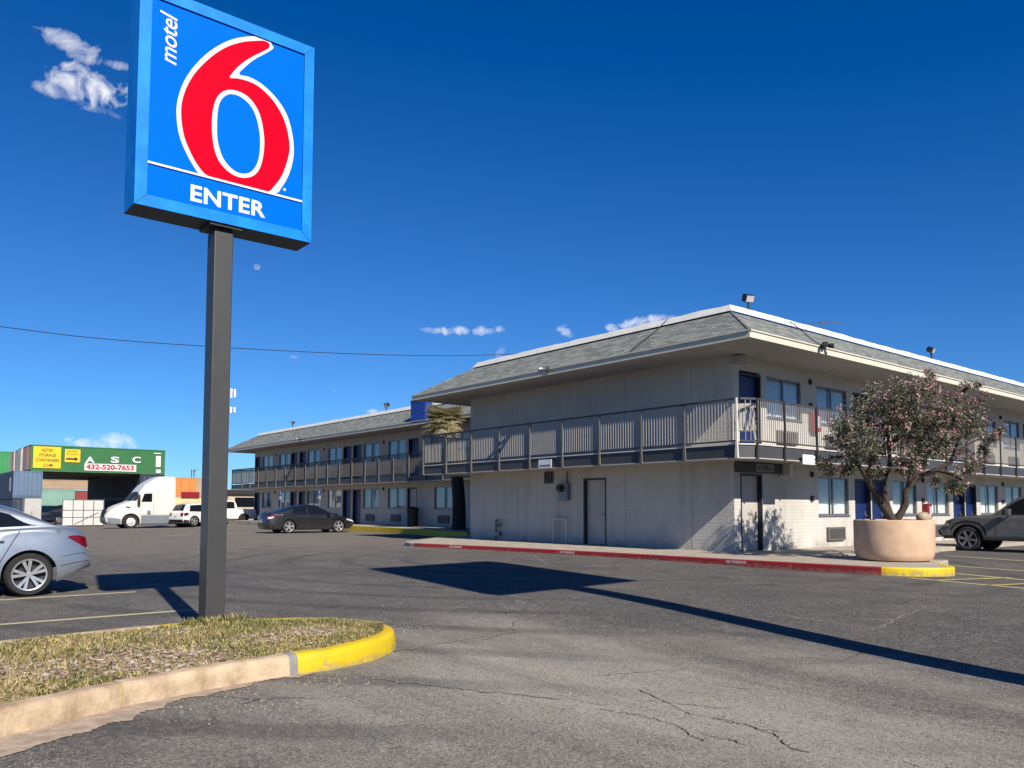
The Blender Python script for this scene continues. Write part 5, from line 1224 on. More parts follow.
    def wheels(s, style='five', tw=None, rim_m='rim'):
        tw = tw or s.tyre_w
        for a in s.axles:
            for sg in (1, -1):
                yo = sg*(s.W/2*.985-.01); R0 = s.rw; rr = R0*.74
                hub = bpy.data.objects.new('wheel', None)
                t_ = MB(); prof = [(rr*.98, 0), (rr+.01, .004), (R0*.9, -.006), (R0*.975, .02), (R0, .05), (R0, tw-.05), (R0*.975, tw-.02), (R0*.9, tw), (rr, tw-.01)]
                t_.lathe([(p, -sg*q) for p, q in prof], 36, (a, yo, R0), axis='y')
                wo = s.build(t_, 'wheel', 'tyre', smooth=40)
                b = MB(); b.lathe([(rr, -sg*.02), (rr*.99, -sg*.09), (.001, -sg*.1)], 28, (a, yo, R0), axis='y'); s.build(b, 'brake', 'rimdark', wo)
                m = MB(); m.lathe([(rr*1.0, -sg*.0), (rr*.98, sg*.006), (rr*.91, sg*.002), (rr*.9, -sg*.04)], 36, (a, yo, R0), axis='y'); m.lathe([(.001, -sg*.012), (rr*.16, -sg*.012), (rr*.2, -sg*.03), (rr*.2, -sg*.08)], 16, (a, yo, R0), axis='y')
                def spoke(ang, w0, w1, skew=0):
                    d = Vector((math.cos(ang), 0, math.sin(ang))); n = Vector((-d.z, 0, d.x)); d2 = Vector((math.cos(ang+skew), 0, math.sin(ang+skew))); c = Vector((a, yo, R0)); p0 = c+d*rr*.12; p1 = c+d2*rr*.93; yf0, yf1, yb = -sg*.018, -sg*.006, -sg*.05
                    v = []
                    for p, w_, yf in ((p0, w0, yf0), (p1, w1, yf1)):
                        v += [p-n*w_+Vector((0, yf, 0)), p+n*w_+Vector((0, yf, 0)), p+n*w_+Vector((0, yb, 0)), p-n*w_+Vector((0, yb, 0))]
                    m.add(v, ((0, 1, 5, 4), (1, 2, 6, 5), (3, 0, 4, 7)))
                ph = .3+a
                if style == 'double':
                    for k in range(5):
                        for q in (-1, 1): spoke(ph+k*1.2566+q*.07, rr*.065, rr*.105, q*.14)
                elif style == 'five':
                    for k in range(5): spoke(ph+k*1.2566, rr*.13, rr*.19)
                elif style == 'six':
                    for k in range(6): spoke(ph+k*1.0472, rr*.1, rr*.15)
                elif style == 'steel':
                    m.lathe([(rr*.9, -sg*.03), (rr*.6, sg*.0), (rr*.45, -sg*.06), (.001, -sg*.07)], 28, (a, yo, R0), axis='y')
                s.build(m, 'rim', rim_m, wo, merge=False)
    def mirror(s, x, z, sz=(.11, .2, .13)):
        for sg in (1, -1):
            y = sg*(s.ghalf(x, z)+.02); m = MB(); m.box(x-.03, x+.03, min(y, y+sg*.08), max(y, y+sg*.08), z-.03, z+.01); y2 = y+sg*.08; m.box(x-sz[0]/2, x+sz[0]/2, min(y2, y2+sg*sz[1]), max(y2, y2+sg*sz[1]), z-.02, z+sz[2]); s.build(m, 'mirror', s.paint, bevel=.02, merge=True)
    def handle(s, x, z, m=None):
        for sg in (1, -1):
            p = s.side(x, z, 0, sg); q = MB(); q.box(x-.1, x+.1, p.y-.012, p.y+.03*sg if sg > 0 else p.y+.012, z-.016, z+.016) if sg > 0 else q.box(x-.1, x+.1, p.y-.03, p.y+.012, z-.016, z+.016); s.build(q, 'door_handle', m or s.paint, bevel=.008)
    def plate(s, z, rear=True):
        mb = MB(); X = s.warp(s.xr if rear else s.xf, z)+(-.085 if rear else .085); mb.box(X-.006, X+.006, -.16, .16, z-.08, z+.08); s.build(mb, 'licence_plate', 'lamp')

def sedan_common(c, doors):
    for pts in doors: c.strip(pts, .012, 'door_seam', 'trim')
# silver saloon, nose out of the frame
RAD = math.radians
ME = Car('parked_car', 'silver blue saloon seen from its rear quarter beside the kerbed island', 'car', (-14.83, 3.42-.0, 0), RAD(-90), 'silver', 1.83,
         [(.2, -2.12), (.3, -2.22), (.45, -2.27), (.6, -2.26), (.72, -2.22), (.85, -2.18), (.96, -2.15), (1.02, -2.14)], [(.2, 2.05), (.45, 2.22), (.6, 2.2), (.75, 2.1), (.9, 1.9)],
         [(-2.27, .955), (-2.18, .985), (-2.0, 1.005), (-1.7, 1.03), (-1.2, 1.01), (-.4, .965), (.4, .945), (1.0, .96), (1.5, .9), (1.95, .80), (2.22, .66)], lambda x: .2+.19*sstep((-1.78-x)/.5), (-1.42, 1.42), .322, .372,
         [(-2.27, .78), (-2.19, .85), (-2.06, .91), (-1.85, .96), (-1.5, .985), (-.8, 1.0), (.8, 1.0), (1.5, .98), (2.0, .9), (2.22, .72)],
         gh=[(-1.95, 1.0), (-1.65, 1.10), (-1.2, 1.29), (-.75, 1.40), (-.2, 1.44), (.2, 1.435), (.6, 1.34), (1.15, .95)], lean=.27)
ME.th.location = (-14.83, 2.07-1.42, 0); ME.greenhouse(); ME.screen('windscreen', 1.08, .45); ME.screen('rear_window', -1.85, -1.0)
ME.sidewin(-.32, .78, lo=.03, hi=.075, slant1=-.0); ME.sidewin(-1.52, -.40, lo=.035, hi=.075, slant0=.36)
ME.wheels('double'); ME.mirror(.7, .97); ME.handle(-.98, .83, 'chrome'); ME.handle(.15, .82, 'chrome')
ME.strip([(-.36, .28), (-.36, .9)], .012, 'door_seam', 'trim'); ME.strip([(-1.02, .5), (-1.15, .75), (-1.28, .98)], .012, 'door_seam', 'trim'); ME.strip([(.85, .3), (.88, .9)], .012, 'door_seam', 'trim')
ME.patch([(-2.22, .70), (-2.12, .75), (-2.02, .815), (-1.93, .87)], [(-2.19, .865), (-2.1, .895), (-2.02, .90), (-1.93, .885)], 'tail_light', 'tail')
for a, b in ((.44, .74), (-.74, -.44)): ME.endpatch(a, b, .70, .87, 'tail_light', 'tail')
ME.endpatch(-.62, .62, .40, .47, 'bumper_valance', 'trim', off=.01); ME.strip([(-2.25, .50), (-2.05, .48), (-1.83, .44)], .008, 'bumper_crease', 'trim', off=.003); ME.plate(.62)
ME.strip([(-2.2, .62), (-2.05, .62), (-1.84, .58)], .006, 'bumper_seam', 'trim', off=.003)

# black coupe in front of the far wing
CO = Car('parked_car', 'black two door coupe parked nose to the yellow kerb of the far wing', 'car', (-39.7, 18.55, 0), RAD(88), 'charcoal', 1.81,
         [(.2, -2.34), (.35, -2.42), (.5, -2.46), (.7, -2.44), (.85, -2.40), (1.0, -2.34)], [(.2, 2.1), (.4, 2.36), (.55, 2.4), (.68, 2.3), (.8, 2.1)],
         [(-2.46, .98), (-2.3, 1.01), (-1.9, 1.03), (-1.2, 1.0), (-.4, .95), (.4, .92), (1.05, .94), (1.6, .86), (2.1, .74), (2.4, .6)], .2, (-1.36, 1.36), .335, .385,
         [(-2.46, .76), (-2.35, .85), (-2.1, .93), (-1.5, .985), (-.8, 1), (.8, 1), (1.5, .98), (2.0, .9), (2.25, .8), (2.4, .62)],
         gh=[(-2.0, 1.01), (-1.6, 1.15), (-1.1, 1.32), (-.6, 1.41), (-.1, 1.43), (.2, 1.40), (.55, 1.25), (1.2, .93)], lean=.28)
CO.greenhouse(); CO.screen('windscreen', 1.1, .35); CO.screen('rear_window', -1.8, -.9); CO.sidewin(-.3, .75, lo=.03, hi=.06); CO.sidewin(-1.2, -.38, lo=.03, hi=.06, slant0=.12); CO.wheels('five'); CO.mirror(.75, .96); CO.handle(-.15, .8)
CO.strip([(-.42, .3), (-.42, .92)], .012, 'door_seam', 'trim'); CO.strip([(.9, .3), (.9, .88)], .012, 'door_seam', 'trim')
CO.patch([(-2.40, .74), (-2.2, .78), (-2.0, .84)], [(-2.38, .92), (-2.15, .96), (-1.95, .93)], 'tail_light', 'tail'); CO.patch([(-2.42, .73), (-2.2, .775)], [(-2.40, .83), (-2.1, .87)], 'reverse_light', 'lamp', off=.009)
for a, b in ((.42, .68), (-.68, -.42)): CO.endpatch(a, b, .74, .94, 'tail_light', 'tail')
CO.patch([(1.85, .66), (2.1, .6), (2.28, .54)], [(1.8, .74), (2.05, .70), (2.26, .64)], 'headlight', 'lamp'); CO.plate(.62)

# grey pickup nosed up to the walkway at the right
TR = Car('pickup_truck', 'grey pickup truck parked nose in towards the ground floor doors behind the planter', 'pickup truck', (-10.72+1.95, 28.55, 0), RAD(180), 'grey_truck', 1.96,
         [(.35, -3.3), (.6, -3.4), (1.1, -3.38)], [(.35, 2.62), (.48, 2.78), (.62, 2.86), (.74, 2.84), (.78, 2.74), (.95, 2.72), (1.04, 2.66)],
         [(-3.4, 1.12), (-1.5, 1.13), (1.0, 1.12), (1.6, 1.11), (2.2, 1.07), (2.6, 1.0), (2.86, .86)], .38, (-1.7, 1.95), .385, .475,
         [(-3.4, .94), (-3, .97), (0, 1.0), (1.8, .99), (2.4, .96), (2.7, .9), (2.86, .82)],
         gh=[(-1.35, 1.10), (-1.28, 1.5), (-1.15, 1.80), (-.8, 1.85), (.1, 1.85), (.42, 1.76), (1.32, 1.10)], lean=.2, crown=.05)
TR.greenhouse(); TR.screen('windscreen', 1.22, .5); TR.sidewin(-.35, .95, lo=.05, hi=.1); TR.sidewin(-1.08, -.45, lo=.05, hi=.1); TR.wheels('six', tw=.26, rim_m='alum'); TR.mirror(.72, 1.17, (.13, .22, .18)); TR.handle(-.3, .97); TR.handle(-.95, .97)
TR.strip([(-.42, .45), (-.42, 1.08)], .014, 'door_seam', 'trim'); TR.strip([(1.12, .45), (1.12, .75), (1.0, 1.08)], .014, 'door_seam', 'trim'); TR.strip([(1.38, .62), (-1.15, .62)], .03, 'side_moulding', 'alum')
TR.endpatch(-.86, .86, .47, .66, 'bumper', 'alum', rear=False, off=.03); TR.patch([(2.45, .5), (2.8, .5)], [(2.45, .67), (2.81, .67)], 'bumper', 'alum', off=.012); TR.endpatch(-.55, .55, .74, .96, 'front_grille', 'trim', rear=False); TR.patch([(2.5, .78), (2.7, .78)], [(2.56, .90), (2.68, .90)], 'headlight', 'lamp'); TR.patch([(2.4, .39), (2.72, .37)], [(2.42, .48), (2.78, .48)], 'front_valance', 'trim', off=.008)
TR.patch([(1.42, .50), (1.48, .7), (1.6, .84), (1.8, .9), (1.95, .91), (2.1, .9), (2.3, .83), (2.42, .68), (2.46, .52)], [(1.36, .50), (1.43, .73), (1.57, .9), (1.78, .965), (1.95, .975), (2.12, .965), (2.33, .88), (2.48, .7), (2.52, .52)], 'wheel_arch_flare', 'trim', off=.012, N=24, Kz=2)

# white pickup and white sport utility beyond the pole
q = atd(244, 520, 63.5)
WP = Car('pickup_truck', 'white crew cab pickup half hidden behind the grey sign pole', 'pickup truck', (q.x-.95, q.y-1.62, gz(q.x, q.y)), RAD(-90), 'whitecar', 1.95,
         [(.4, -2.75), (.6, -2.8), (1.1, -2.78)], [(.4, 2.4), (.6, 2.55), (.9, 2.5), (1.1, 2.4)], [(-2.8, 1.14), (-1, 1.15), (1, 1.13), (1.6, 1.12), (2.3, 1.06), (2.55, .95)], .38, (-1.62, 1.6), .385, .46, [(-2.8, .94), (-2.5, .97), (0, 1), (1.8, .98), (2.55, .85)],
         gh=[(-1.12, 1.12), (-1.05, 1.6), (-.95, 1.8), (-.5, 1.85), (.4, 1.84), (.75, 1.7), (1.4, 1.12)], lean=.2)
WP.greenhouse(); WP.screen('windscreen', 1.3, .75); WP.sidewin(.05, 1.0, lo=.06, hi=.1); WP.sidewin(-.9, -.05, lo=.06, hi=.1); WP.screen('rear_window', -1.1, -.99); WP.wheels('six', rim_m='rimdark'); WP.mirror(.85, 1.18); WP.patch([(-2.72, .8), (-2.6, .8)], [(-2.72, 1.08), (-2.6, 1.08)], 'tail_light', 'tail'); WP.endpatch(.7, .88, .8, 1.08, 'tail_light', 'tail'); WP.endpatch(-.88, -.7, .8, 1.08, 'tail_light', 'tail'); WP.endpatch(-.85, .85, .45, .62, 'bumper', 'chrome')
q = atd(194.8, 520, 60); SH = Vector((math.cos(R_(111)), math.sin(R_(111)), 0)); SL_ = Vector((-SH.y, SH.x, 0)); q = q+SH*1.38+SL_*.95
SU = Car('parked_car', 'white sport utility vehicle with red tail lamps beside the white truck tractor', 'car', (q.x, q.y, gz(q.x, q.y)), RAD(111), 'whitecar', 1.9,
         [(.25, -2.2), (.5, -2.3), (.8, -2.27), (1.1, -2.2)], [(.25, 2.1), (.5, 2.2), (.8, 2.12), (1.0, 2.0)], [(-2.3, 1.06), (-1.5, 1.05), (.8, 1.0), (1.4, .98), (1.9, .9), (2.2, .75)], .24, (-1.38, 1.4), .37, .43, [(-2.3, .85), (-2.1, .93), (-1.5, .99), (0, 1), (1.6, .98), (2.2, .78)],
         gh=[(-2.2, 1.05), (-2.1, 1.25), (-1.85, 1.6), (-1.5, 1.69), (-.4, 1.73), (.2, 1.71), (.55, 1.6), (1.35, .98)], lean=.22)
SU.greenhouse(); SU.screen('windscreen', 1.25, .5); SU.screen('rear_window', -2.16, -1.84); SU.sidewin(-.55, .9, lo=.05, hi=.1); SU.sidewin(-1.75, -.62, lo=.05, hi=.12, slant0=.12); SU.wheels('five'); SU.mirror(.9, 1.05); SU.patch([(-2.24, .75), (-2.0, .8), (-1.85, .9)], [(-2.2, 1.0), (-2.0, 1.02), (-1.85, .98)], 'tail_light', 'tail')
for a, b in ((.5, .78), (-.78, -.5)): SU.endpatch(a, b, .75, 1.0, 'tail_light', 'tail')
SU.endpatch(-.75, .75, .27, .5, 'bumper_valance', 'trim'); SU.patch([(-2.25, .26), (-1.85, .26)], [(-2.27, .5), (-1.85, .45)], 'bumper_valance', 'trim'); SU.plate(.75)
SU.strip([(-1.02, .26), (1.0, .26)], .1, 'sill_cladding', 'trim')

# white truck tractor
q = onz(124.4, 528, -.28); q = ray(124.4, 528); q = EYE+q*((-65+1.25)/q.x)
SE = Car('truck_tractor', 'white sleeper cab truck tractor without a trailer in front of the stacked containers', 'truck', (-65, 14.2+3.7, gz(-65, 16.5)), RAD(-90), 'semi', 2.45,
         [(.3, -1.05), (4, -1.05)], [(.3, 3.45), (.5, 3.66), (.9, 3.7), (1.3, 3.6), (1.6, 3.4)], [(-1.05, 3.88), (-.6, 3.9), (.05, 3.86), (.6, 3.58), (1.13, 3.18), (1.5, 2.7), (2.12, 1.98), (2.6, 1.8), (3.1, 1.58), (3.5, 1.3), (3.7, 1.0)], .33, (-9, 2.05), .51, .62,
         [(-1.05, 1.0), (1.3, 1.0), (1.9, .95), (2.4, .88), (3.2, .84), (3.55, .76), (3.7, .6)], crown=.06, prof=[(0, .97), (.6, 1), (2.2, 1), (3.2, .97), (3.9, .9)])
def semi_extra():
    s = SE; s.patch([(1.38, 1.98), (.62, 1.98)], [(1.18, 2.6), (.62, 2.62)], 'side_window', 'carglass', off=.01)
    s.patch([(2.02, 2.06), (1.72, 2.06)], [(1.66, 2.56), (1.50, 2.62)], 'windscreen', 'dullglass', off=.012)
    mb = MB(); N = 8
    for i in range(N):
        f = lambda i, k: Vector((1.52+(2.08-1.52)*k, (-1+2*i/N)*(1.06-.04*k), smoothk(s.top, 1.52+(2.08-1.52)*k)+.075*(1-(-1+2*i/N)**2*.85)+.0))
        mb.quad(f(i, 0), f(i+1, 0), f(i+1, 1), f(i, 1))
    s.build(mb, 'windscreen', 'dullglass')
    s.patch([(1.38, .36), (.5, .36), (-1.03, .36)], [(1.38, .98), (.5, .98), (-1.03, .98)], 'side_fairing', 'semigrey', off=.03, N=16)
    s.patch([(2.72, .36), (3.2, .36), (3.52, .38)], [(2.72, .72), (3.2, .80), (3.6, .82)], 'bumper', 'semigrey', off=.02)
    s.endpatch(-.85, .85, .36, .8, 'bumper', 'semigrey', rear=False, off=.03); s.endpatch(-.6, .6, .82, 1.5, 'radiator_grille', 'trim', rear=False, off=.02); s.patch([(3.2, .9), (3.52, .9)], [(3.15, 1.15), (3.46, 1.12)], 'headlight', 'lamp', off=.012)
    s.strip([(1.45, 1.0), (1.45, 2.7)], .02, 'door_seam', 'trim', off=.006); s.strip([(.5, 1.0), (.5, 2.75)], .02, 'door_seam', 'trim', off=.006); s.strip([(1.45, 1.02), (-1.03, 1.02)], .02, 'trim_line', 'semigrey', off=.006)
    s.strip([(2.1, 1.55), (2.4, 1.6)], .1, 'hood_vent', 'trim', off=.008)
    for sg in (1, -1):
        m = MB(); m.box(1.5, 1.66, sg*1.32-.1, sg*1.32+.1, 1.7, 2.5); m.bar((1.55, sg*1.15, 2.35), (1.58, sg*1.3, 2.35), .04); s.build(m, 'mirror', 'trim', bevel=.03)
        m = MB(); m.box(.7, .95, sg*1.235-.03, sg*1.235+.03, 1.05, 1.35); s.build(m, 'step', 'semigrey', bevel=.01)
    m = MB(); m.box(-4.2, -.95, -.45, -.28, .75, 1.0); m.box(-4.2, -.95, .28, .45, .75, 1.0); m.box(-3.5, -2.3, -.5, .5, 1.0, 1.12); s.build(m, 'frame', 'trim')
    for a in (-2.3, -3.55):
        for sg in (1, -1):
            t_ = MB(); t_.lathe([(.3, 0), (.48, -sg*.0), (.51, -sg*.05), (.51, -sg*.55), (.46, -sg*.6), (.3, -sg*.6)], 28, (a, sg*1.22, .51), axis='y'); wo = s.build(t_, 'wheel', 'tyre', smooth=40)
            m = MB(); m.lathe([(.31, -sg*.0), (.28, -sg*.12), (.12, -sg*.14), (.1, -sg*.02), (.001, -sg*.02)], 22, (a, sg*1.22, .51), axis='y'); s.build(m, 'rim', 'rim', wo)
    for sg in (1, -1):
        a = 2.05; t_ = MB(); t_.lathe([(.31, 0), (.47, .0), (.51, -sg*.05), (.51, -sg*.28), (.46, -sg*.3), (.3, -sg*.3)], 28, (a, sg*1.2, .51), axis='y'); wo = s.build(t_, 'wheel', 'tyre', smooth=40)
        m = MB(); m.lathe([(.32, sg*.005), (.29, -sg*.05), (.2, -sg*.02), (.12, sg*.05), (.001, sg*.06)], 22, (a, sg*1.2, .51), axis='y'); s.build(m, 'rim', 'whitecar', wo)
    # roof end trim
    m = MB(); m.box(-1.08, -1.05, -1.1, 1.1, 1.0, 3.8); s.build(m, 'sleeper_back', 'semigrey')
semi_extra()

# ------------------------------------------------------------------ container yard in the distance
def corr_box(mb, x0, x1, y0, y1, z0, z1, mi=0, pitch=.3, dep=.04, faces='xyXY'):
    """container body with folded steel side walls"""
    def wallq(a, b, n):
        a, b = Vector(a), Vector(b); L = (b-a).length; d = (b-a)/L; n = Vector(n); pts = []; k = 0; u = 0
        N = max(2, int(L/pitch)); p = L/N
        for i in range(N): pts += [(i*p, 0), (i*p+p*.35, 0), (i*p+p*.5, -dep), (i*p+p*.85, -dep)]
        pts.append((L, 0))
        for (u0, o0), (u1, o1) in zip(pts, pts[1:]):
            A = a+d*u0+n*o0; B = a+d*u1+n*o1; mb.quad((A.x, A.y, z0+.12), (B.x, B.y, z0+.12), (B.x, B.y, z1-.1), (A.x, A.y, z1-.1), mi)
    i = .02
    wallq((x1-i, y0+i, 0), (x1-i, y1-i, 0), (1, 0, 0)); wallq((x0+i, y0+i, 0), (x1-i, y0+i, 0), (0, -1, 0)); wallq((x0+i, y1-i, 0), (x0+i, y0+i, 0), (-1, 0, 0)); wallq((x1-i, y1-i, 0), (x0+i, y1-i, 0), (0, 1, 0))
    mb.box(x0, x1, y0, y1, z0, z0+.12, mi); mb.box(x0, x1, y0, y1, z1-.1, z1, mi)
    for x in (x0, x1-.1):
        for y in (y0, y1-.1): mb.box(x-.004, x+.104, y-.004, y+.104, z0+.1, z1-.08, mi)
def container(label, x0, x1, y0, y1, z0, m, h=2.59, doors=None, dm=None):
    th = thing('shipping_container', label, 'container', ((x0+x1)/2, (y0+y1)/2, z0)); mb = MB(); corr_box(mb, x0, x1, y0, y1, z0, z0+h-.004); mb.build('body', m, th)
    if doors:
        ax, pos = doors
        for k in range(2):
            d = MB(); bars = MB()
            if ax == 'x': a, b = y0+.12+(y1-y0-.24)*k/2+.01, y0+.12+(y1-y0-.24)*(k+1)/2-.01; d.box(pos, pos+.05, a, b, z0+.16, z0+h-.14); [bars.box(pos+.05, pos+.09, a+(b-a)*t_-.02, a+(b-a)*t_+.02, z0+.2, z0+h-.2) for t_ in (.3, .7)]
            else: a, b = x0+.12+(x1-x0-.24)*k/2+.01, x0+.12+(x1-x0-.24)*(k+1)/2-.01; d.box(a, b, pos-.05, pos, z0+.16, z0+h-.14); [bars.box(a+(b-a)*t_-.02, a+(b-a)*t_+.02, pos-.09, pos-.05, z0+.2, z0+h-.2) for t_ in (.3, .7)]
            do = d.build('door', (dm[k] if isinstance(dm, (list, tuple)) else dm) or m, th); bars.build('lock_rod', 'alum', do)
    return th
YX = -90.0
GY0, GY1 = onx(31.5, 446, YX).y, onx(165.3, 452, YX).y; GZ0 = (onx(31, 471, YX).z+onx(165, 474.5, YX).z)/2
g = container('long green shipping container bridging two stacks, with yellow signs and white letters', YX-2.44, YX, GY0, GY1, GZ0, 'cgreen', 2.6, ('y', GY0), ['cgrey', 'cred'])
def pan(name, p0, p1, m, off=.03, par=g):
    a, b = onx(*p0, YX), onx(*p1, YX); mb = MB(); mb.box(YX+.015, YX+off, a.y, b.y, min(a.z, b.z), max(a.z, b.z)); return mb.build(name, m, par), a, b
def lett(par, name, body, px_, py_, hpx, wpx, m, off=.04, X=YX, bold=.02):
    c = onx(px_, py_, X); h = abs(onx(px_, py_-hpx/2, X).z-onx(px_, py_+hpx/2, X).z); w_ = abs(onx(px_+wpx/2, py_, X).y-onx(px_-wpx/2, py_, X).y); mb = MB(); add_text(mb, body, (X+off, c.y, c.z), (0, 1, 0), (0, 0, 1), h, w_, bold=bold); return mb.build(name, m, par)
o, a, b = pan('yellow_sign', (33.5, 446), (60.5, 468.5), 'ysign')
for k, (tx, wpx) in enumerate((('AZTEC', 12), ('STORAGE', 17), ('CONTAINERS', 23.5), ('.COM', 10))): lett(o, 'lettering', tx, 47.5, 450.2+5*k, 3.1, wpx, 'dletter')
o, a, b = pan('arrow_sign', (65, 449), (80, 462.5), 'ysign'); mb = MB()
for yy_, x0_, x1_ in ((451.3, 67.5, 77.5), (454.0, 66.5, 78.5)):
    a, b = onx(x0_, yy_-.7, YX), onx(x1_, yy_+.7, YX); n_ = 7
    for k in range(n_): mb.quad((YX+.04, a.y+(b.y-a.y)*k/n_, b.z), (YX+.04, a.y+(b.y-a.y)*(k+.72)/n_, b.z), (YX+.04, a.y+(b.y-a.y)*(k+.72)/n_, a.z), (YX+.04, a.y+(b.y-a.y)*k/n_, a.z))
mb.build('small_print', 'rletter', o)
c0, c1 = onx(66, 458.8, YX), onx(78.5, 458.8, YX); hz = .09; mb = MB(); mb.quad((YX+.04, c0.y, c0.z-hz), (YX+.04, c1.y-.3, c0.z-hz), (YX+.04, c1.y-.3, c0.z+hz), (YX+.04, c0.y, c0.z+hz)); mb.add([(YX+.04, c1.y, c0.z), (YX+.04, c1.y-.35, c0.z+.22), (YX+.04, c1.y-.35, c0.z-.22)], ((0, 1, 2),)); mb.build('arrow', 'dletter', o)
for tx, xx in (('A', 90), ('S', 115), ('C', 136.5)): lett(g, 'lettering', tx, xx, 459.8, 6.2, 9.5 if tx == 'A' else 8.5, 'signwhite', off=.03, bold=.03)
o, a, b = pan('phone_banner', (84.5, 463.3), (136, 471.8), 'signwhite', .032); lett(o, 'lettering', '432-520-7653', 110.3, 467.4, 5.6, 48, 'rletter', off=.036, bold=.045)
for p0, p1 in (((156, 456), (160.5, 467)), ((156, 469.5), (160.5, 473)), ((154, 452.8), (161, 454))): pan('marking', p0, p1, 'signwhite', .02)
ZT = GZ0-.004
def yy(pxx): return onx(pxx, 490, YX).y
LY = yy(12); RY1 = GY1; RY0 = RY1-2.44; z0 = gz(-90, 15)
container('grey blue container end under the green container, with a shade-dark side and white round emblem', YX-12.2, YX+.1, yy(42)-2.44, yy(42), ZT-2.59, 'cblue', 2.585, ('x', YX+.1), 'cblue')
th = bpy.data.objects[-1] if False else None
# its long side carries a round emblem; a navy panel paints in that side's shade
def shade_side():
    y = yy(42)-2.44; root = [o for o in bpy.data.objects if o.get('label', '').startswith('grey blue container')][0]; mb = MB(); mb.box(YX-12.1, YX+.0, y-.03, y-.006, ZT-2.5, ZT-.1); mb.build('shade_side_panel', 'cnavy', root)
    mb = MB(); c = (YX-1.55, y-.036, ZT-1.3)
    for k in range(6):
        a = k*math.pi/3; mb.add([(c[0]+.42*math.cos(a)+.24*math.cos(j*.7854), c[1]-.001*k, c[2]+.5*math.sin(a)+.28*math.sin(j*.7854)) for j in range(8)], (tuple(range(8)),))
    mb.build('emblem', 'signwhite', root)
shade_side()
container('navy container at the bottom of the stack under the grey blue one', YX-12.2, YX+.1, yy(42)-2.44, yy(42), ZT-5.18, 'cnavy', 2.585, ('x', YX+.1), 'cnavy')
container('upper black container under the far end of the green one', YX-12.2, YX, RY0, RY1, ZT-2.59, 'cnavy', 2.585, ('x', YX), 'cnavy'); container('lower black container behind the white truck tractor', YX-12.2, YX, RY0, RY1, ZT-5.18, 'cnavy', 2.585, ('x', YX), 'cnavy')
for k, (lab, m, dm) in enumerate((('rust red container just behind the green one on the upper tier', 'cred', ['cred', 'cred']), ('pale grey container third in the upper tier row', 'cgrey', ['cgrey', 'cgrey']), ('white and rust container fourth in the upper tier row', 'cred', ['cgrey', 'cgrey']), ('dull grey container fifth in the upper tier row', 'cgrey', ['cgrey', 'cred']), ('pale container furthest back in the upper tier row', 'cgrey', ['cgrey', 'cgrey']))):
    container(lab, YX-2.46*(k+2)-.1*k, YX-2.46*(k+1)-.1*k, GY0-.12*(k % 2), GY1-.3, GZ0, m, 2.6-.05*k, ('y', GY0-.12*(k % 2)), dm)
for k in range(5, 10):
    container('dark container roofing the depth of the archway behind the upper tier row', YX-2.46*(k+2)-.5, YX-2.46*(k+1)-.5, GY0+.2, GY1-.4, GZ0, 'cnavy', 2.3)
container('bright green container at the outer end of the upper tier', YX-22, YX-13.5, GY0-1.9, GY0+.5, GZ0-.02, 'cbright', 2.6, ('x', YX-13.5), 'cbright')
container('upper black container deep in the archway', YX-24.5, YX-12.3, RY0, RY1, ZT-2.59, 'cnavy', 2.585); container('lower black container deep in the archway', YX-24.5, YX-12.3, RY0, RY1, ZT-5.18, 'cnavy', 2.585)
# inside the archway
X2 = -125.0
def ypx(pxx, X): return onx(pxx, 495, X).y
def zpx(py, X, pxx=70): return onx(pxx, py, X).z
container('aqua container standing in the archway under the green one', X2-2.44, X2, ypx(30, X2), ypx(75, X2), zpx(505, X2)-1.4, 'caqua', zpx(489.5, X2)-zpx(505, X2)+1.4)
container('small rust red container in the archway beside the aqua one', X2-2.5, X2+.1, ypx(75.6, X2), ypx(97, X2), zpx(501, X2)-1.8, 'cred', zpx(490.5, X2)-zpx(501, X2)+1.8)
container('tan container lying over the aqua and red ones at the back of the archway', X2-2.44, X2+.05, ypx(28, X2), ypx(99, X2), zpx(489, X2)+.02, 'ctan', zpx(480, X2)-zpx(489, X2))
# beyond the sleeper cab
X3 = -97.0
container('cream container at ground level between the truck tractor and the pole', X3-2.44, X3, ypx(173, X3), ypx(214, X3), zpx(500, X3, 190)-2.3, 'ccream', 2.6)
container('tan container stacked on the cream one beyond the truck tractor', X3-2.44, X3, ypx(173, X3), ypx(218, X3), zpx(500, X3, 190)+.31, 'ctan', zpx(477.5, X3, 190)-zpx(500, X3, 190)-.31, ('x', X3), ['corange', 'ctan'])
th = thing('sign_board', 'red banner board hanging on the tan and cream containers', 'sign', (X3+.1, ypx(190, X3), zpx(497, X3, 190))); mb = MB(); mb.box(X3+.1, X3+.14, ypx(181, X3), ypx(199, X3), zpx(497.6, X3, 190), zpx(492, X3, 190)); mb.build('panel', 'redbox', th)
for pxx in (191, 193.5): 
    y = ypx(pxx, X3-6); th = thing('light_pole', 'thin pole rising behind the tan container%s' % (' with a short arm' if pxx > 192 else ' nearer the orange door'), 'pole', (X3-6, y, -.4)); mb = MB(); mb.tube([(X3-6, y, -.45), (X3-6, y, zpx(470.5, X3-6, 192))], .07, 8); mb.build('shaft', 'alum', th)
    mb = MB(); z = zpx(470.5, X3-6, 192); mb.box(X3-6.05, X3-5.3 if pxx > 192 else X3-5.9, y-.08, y+.08, z, z+.1); mb.build('arm', 'alum', th)
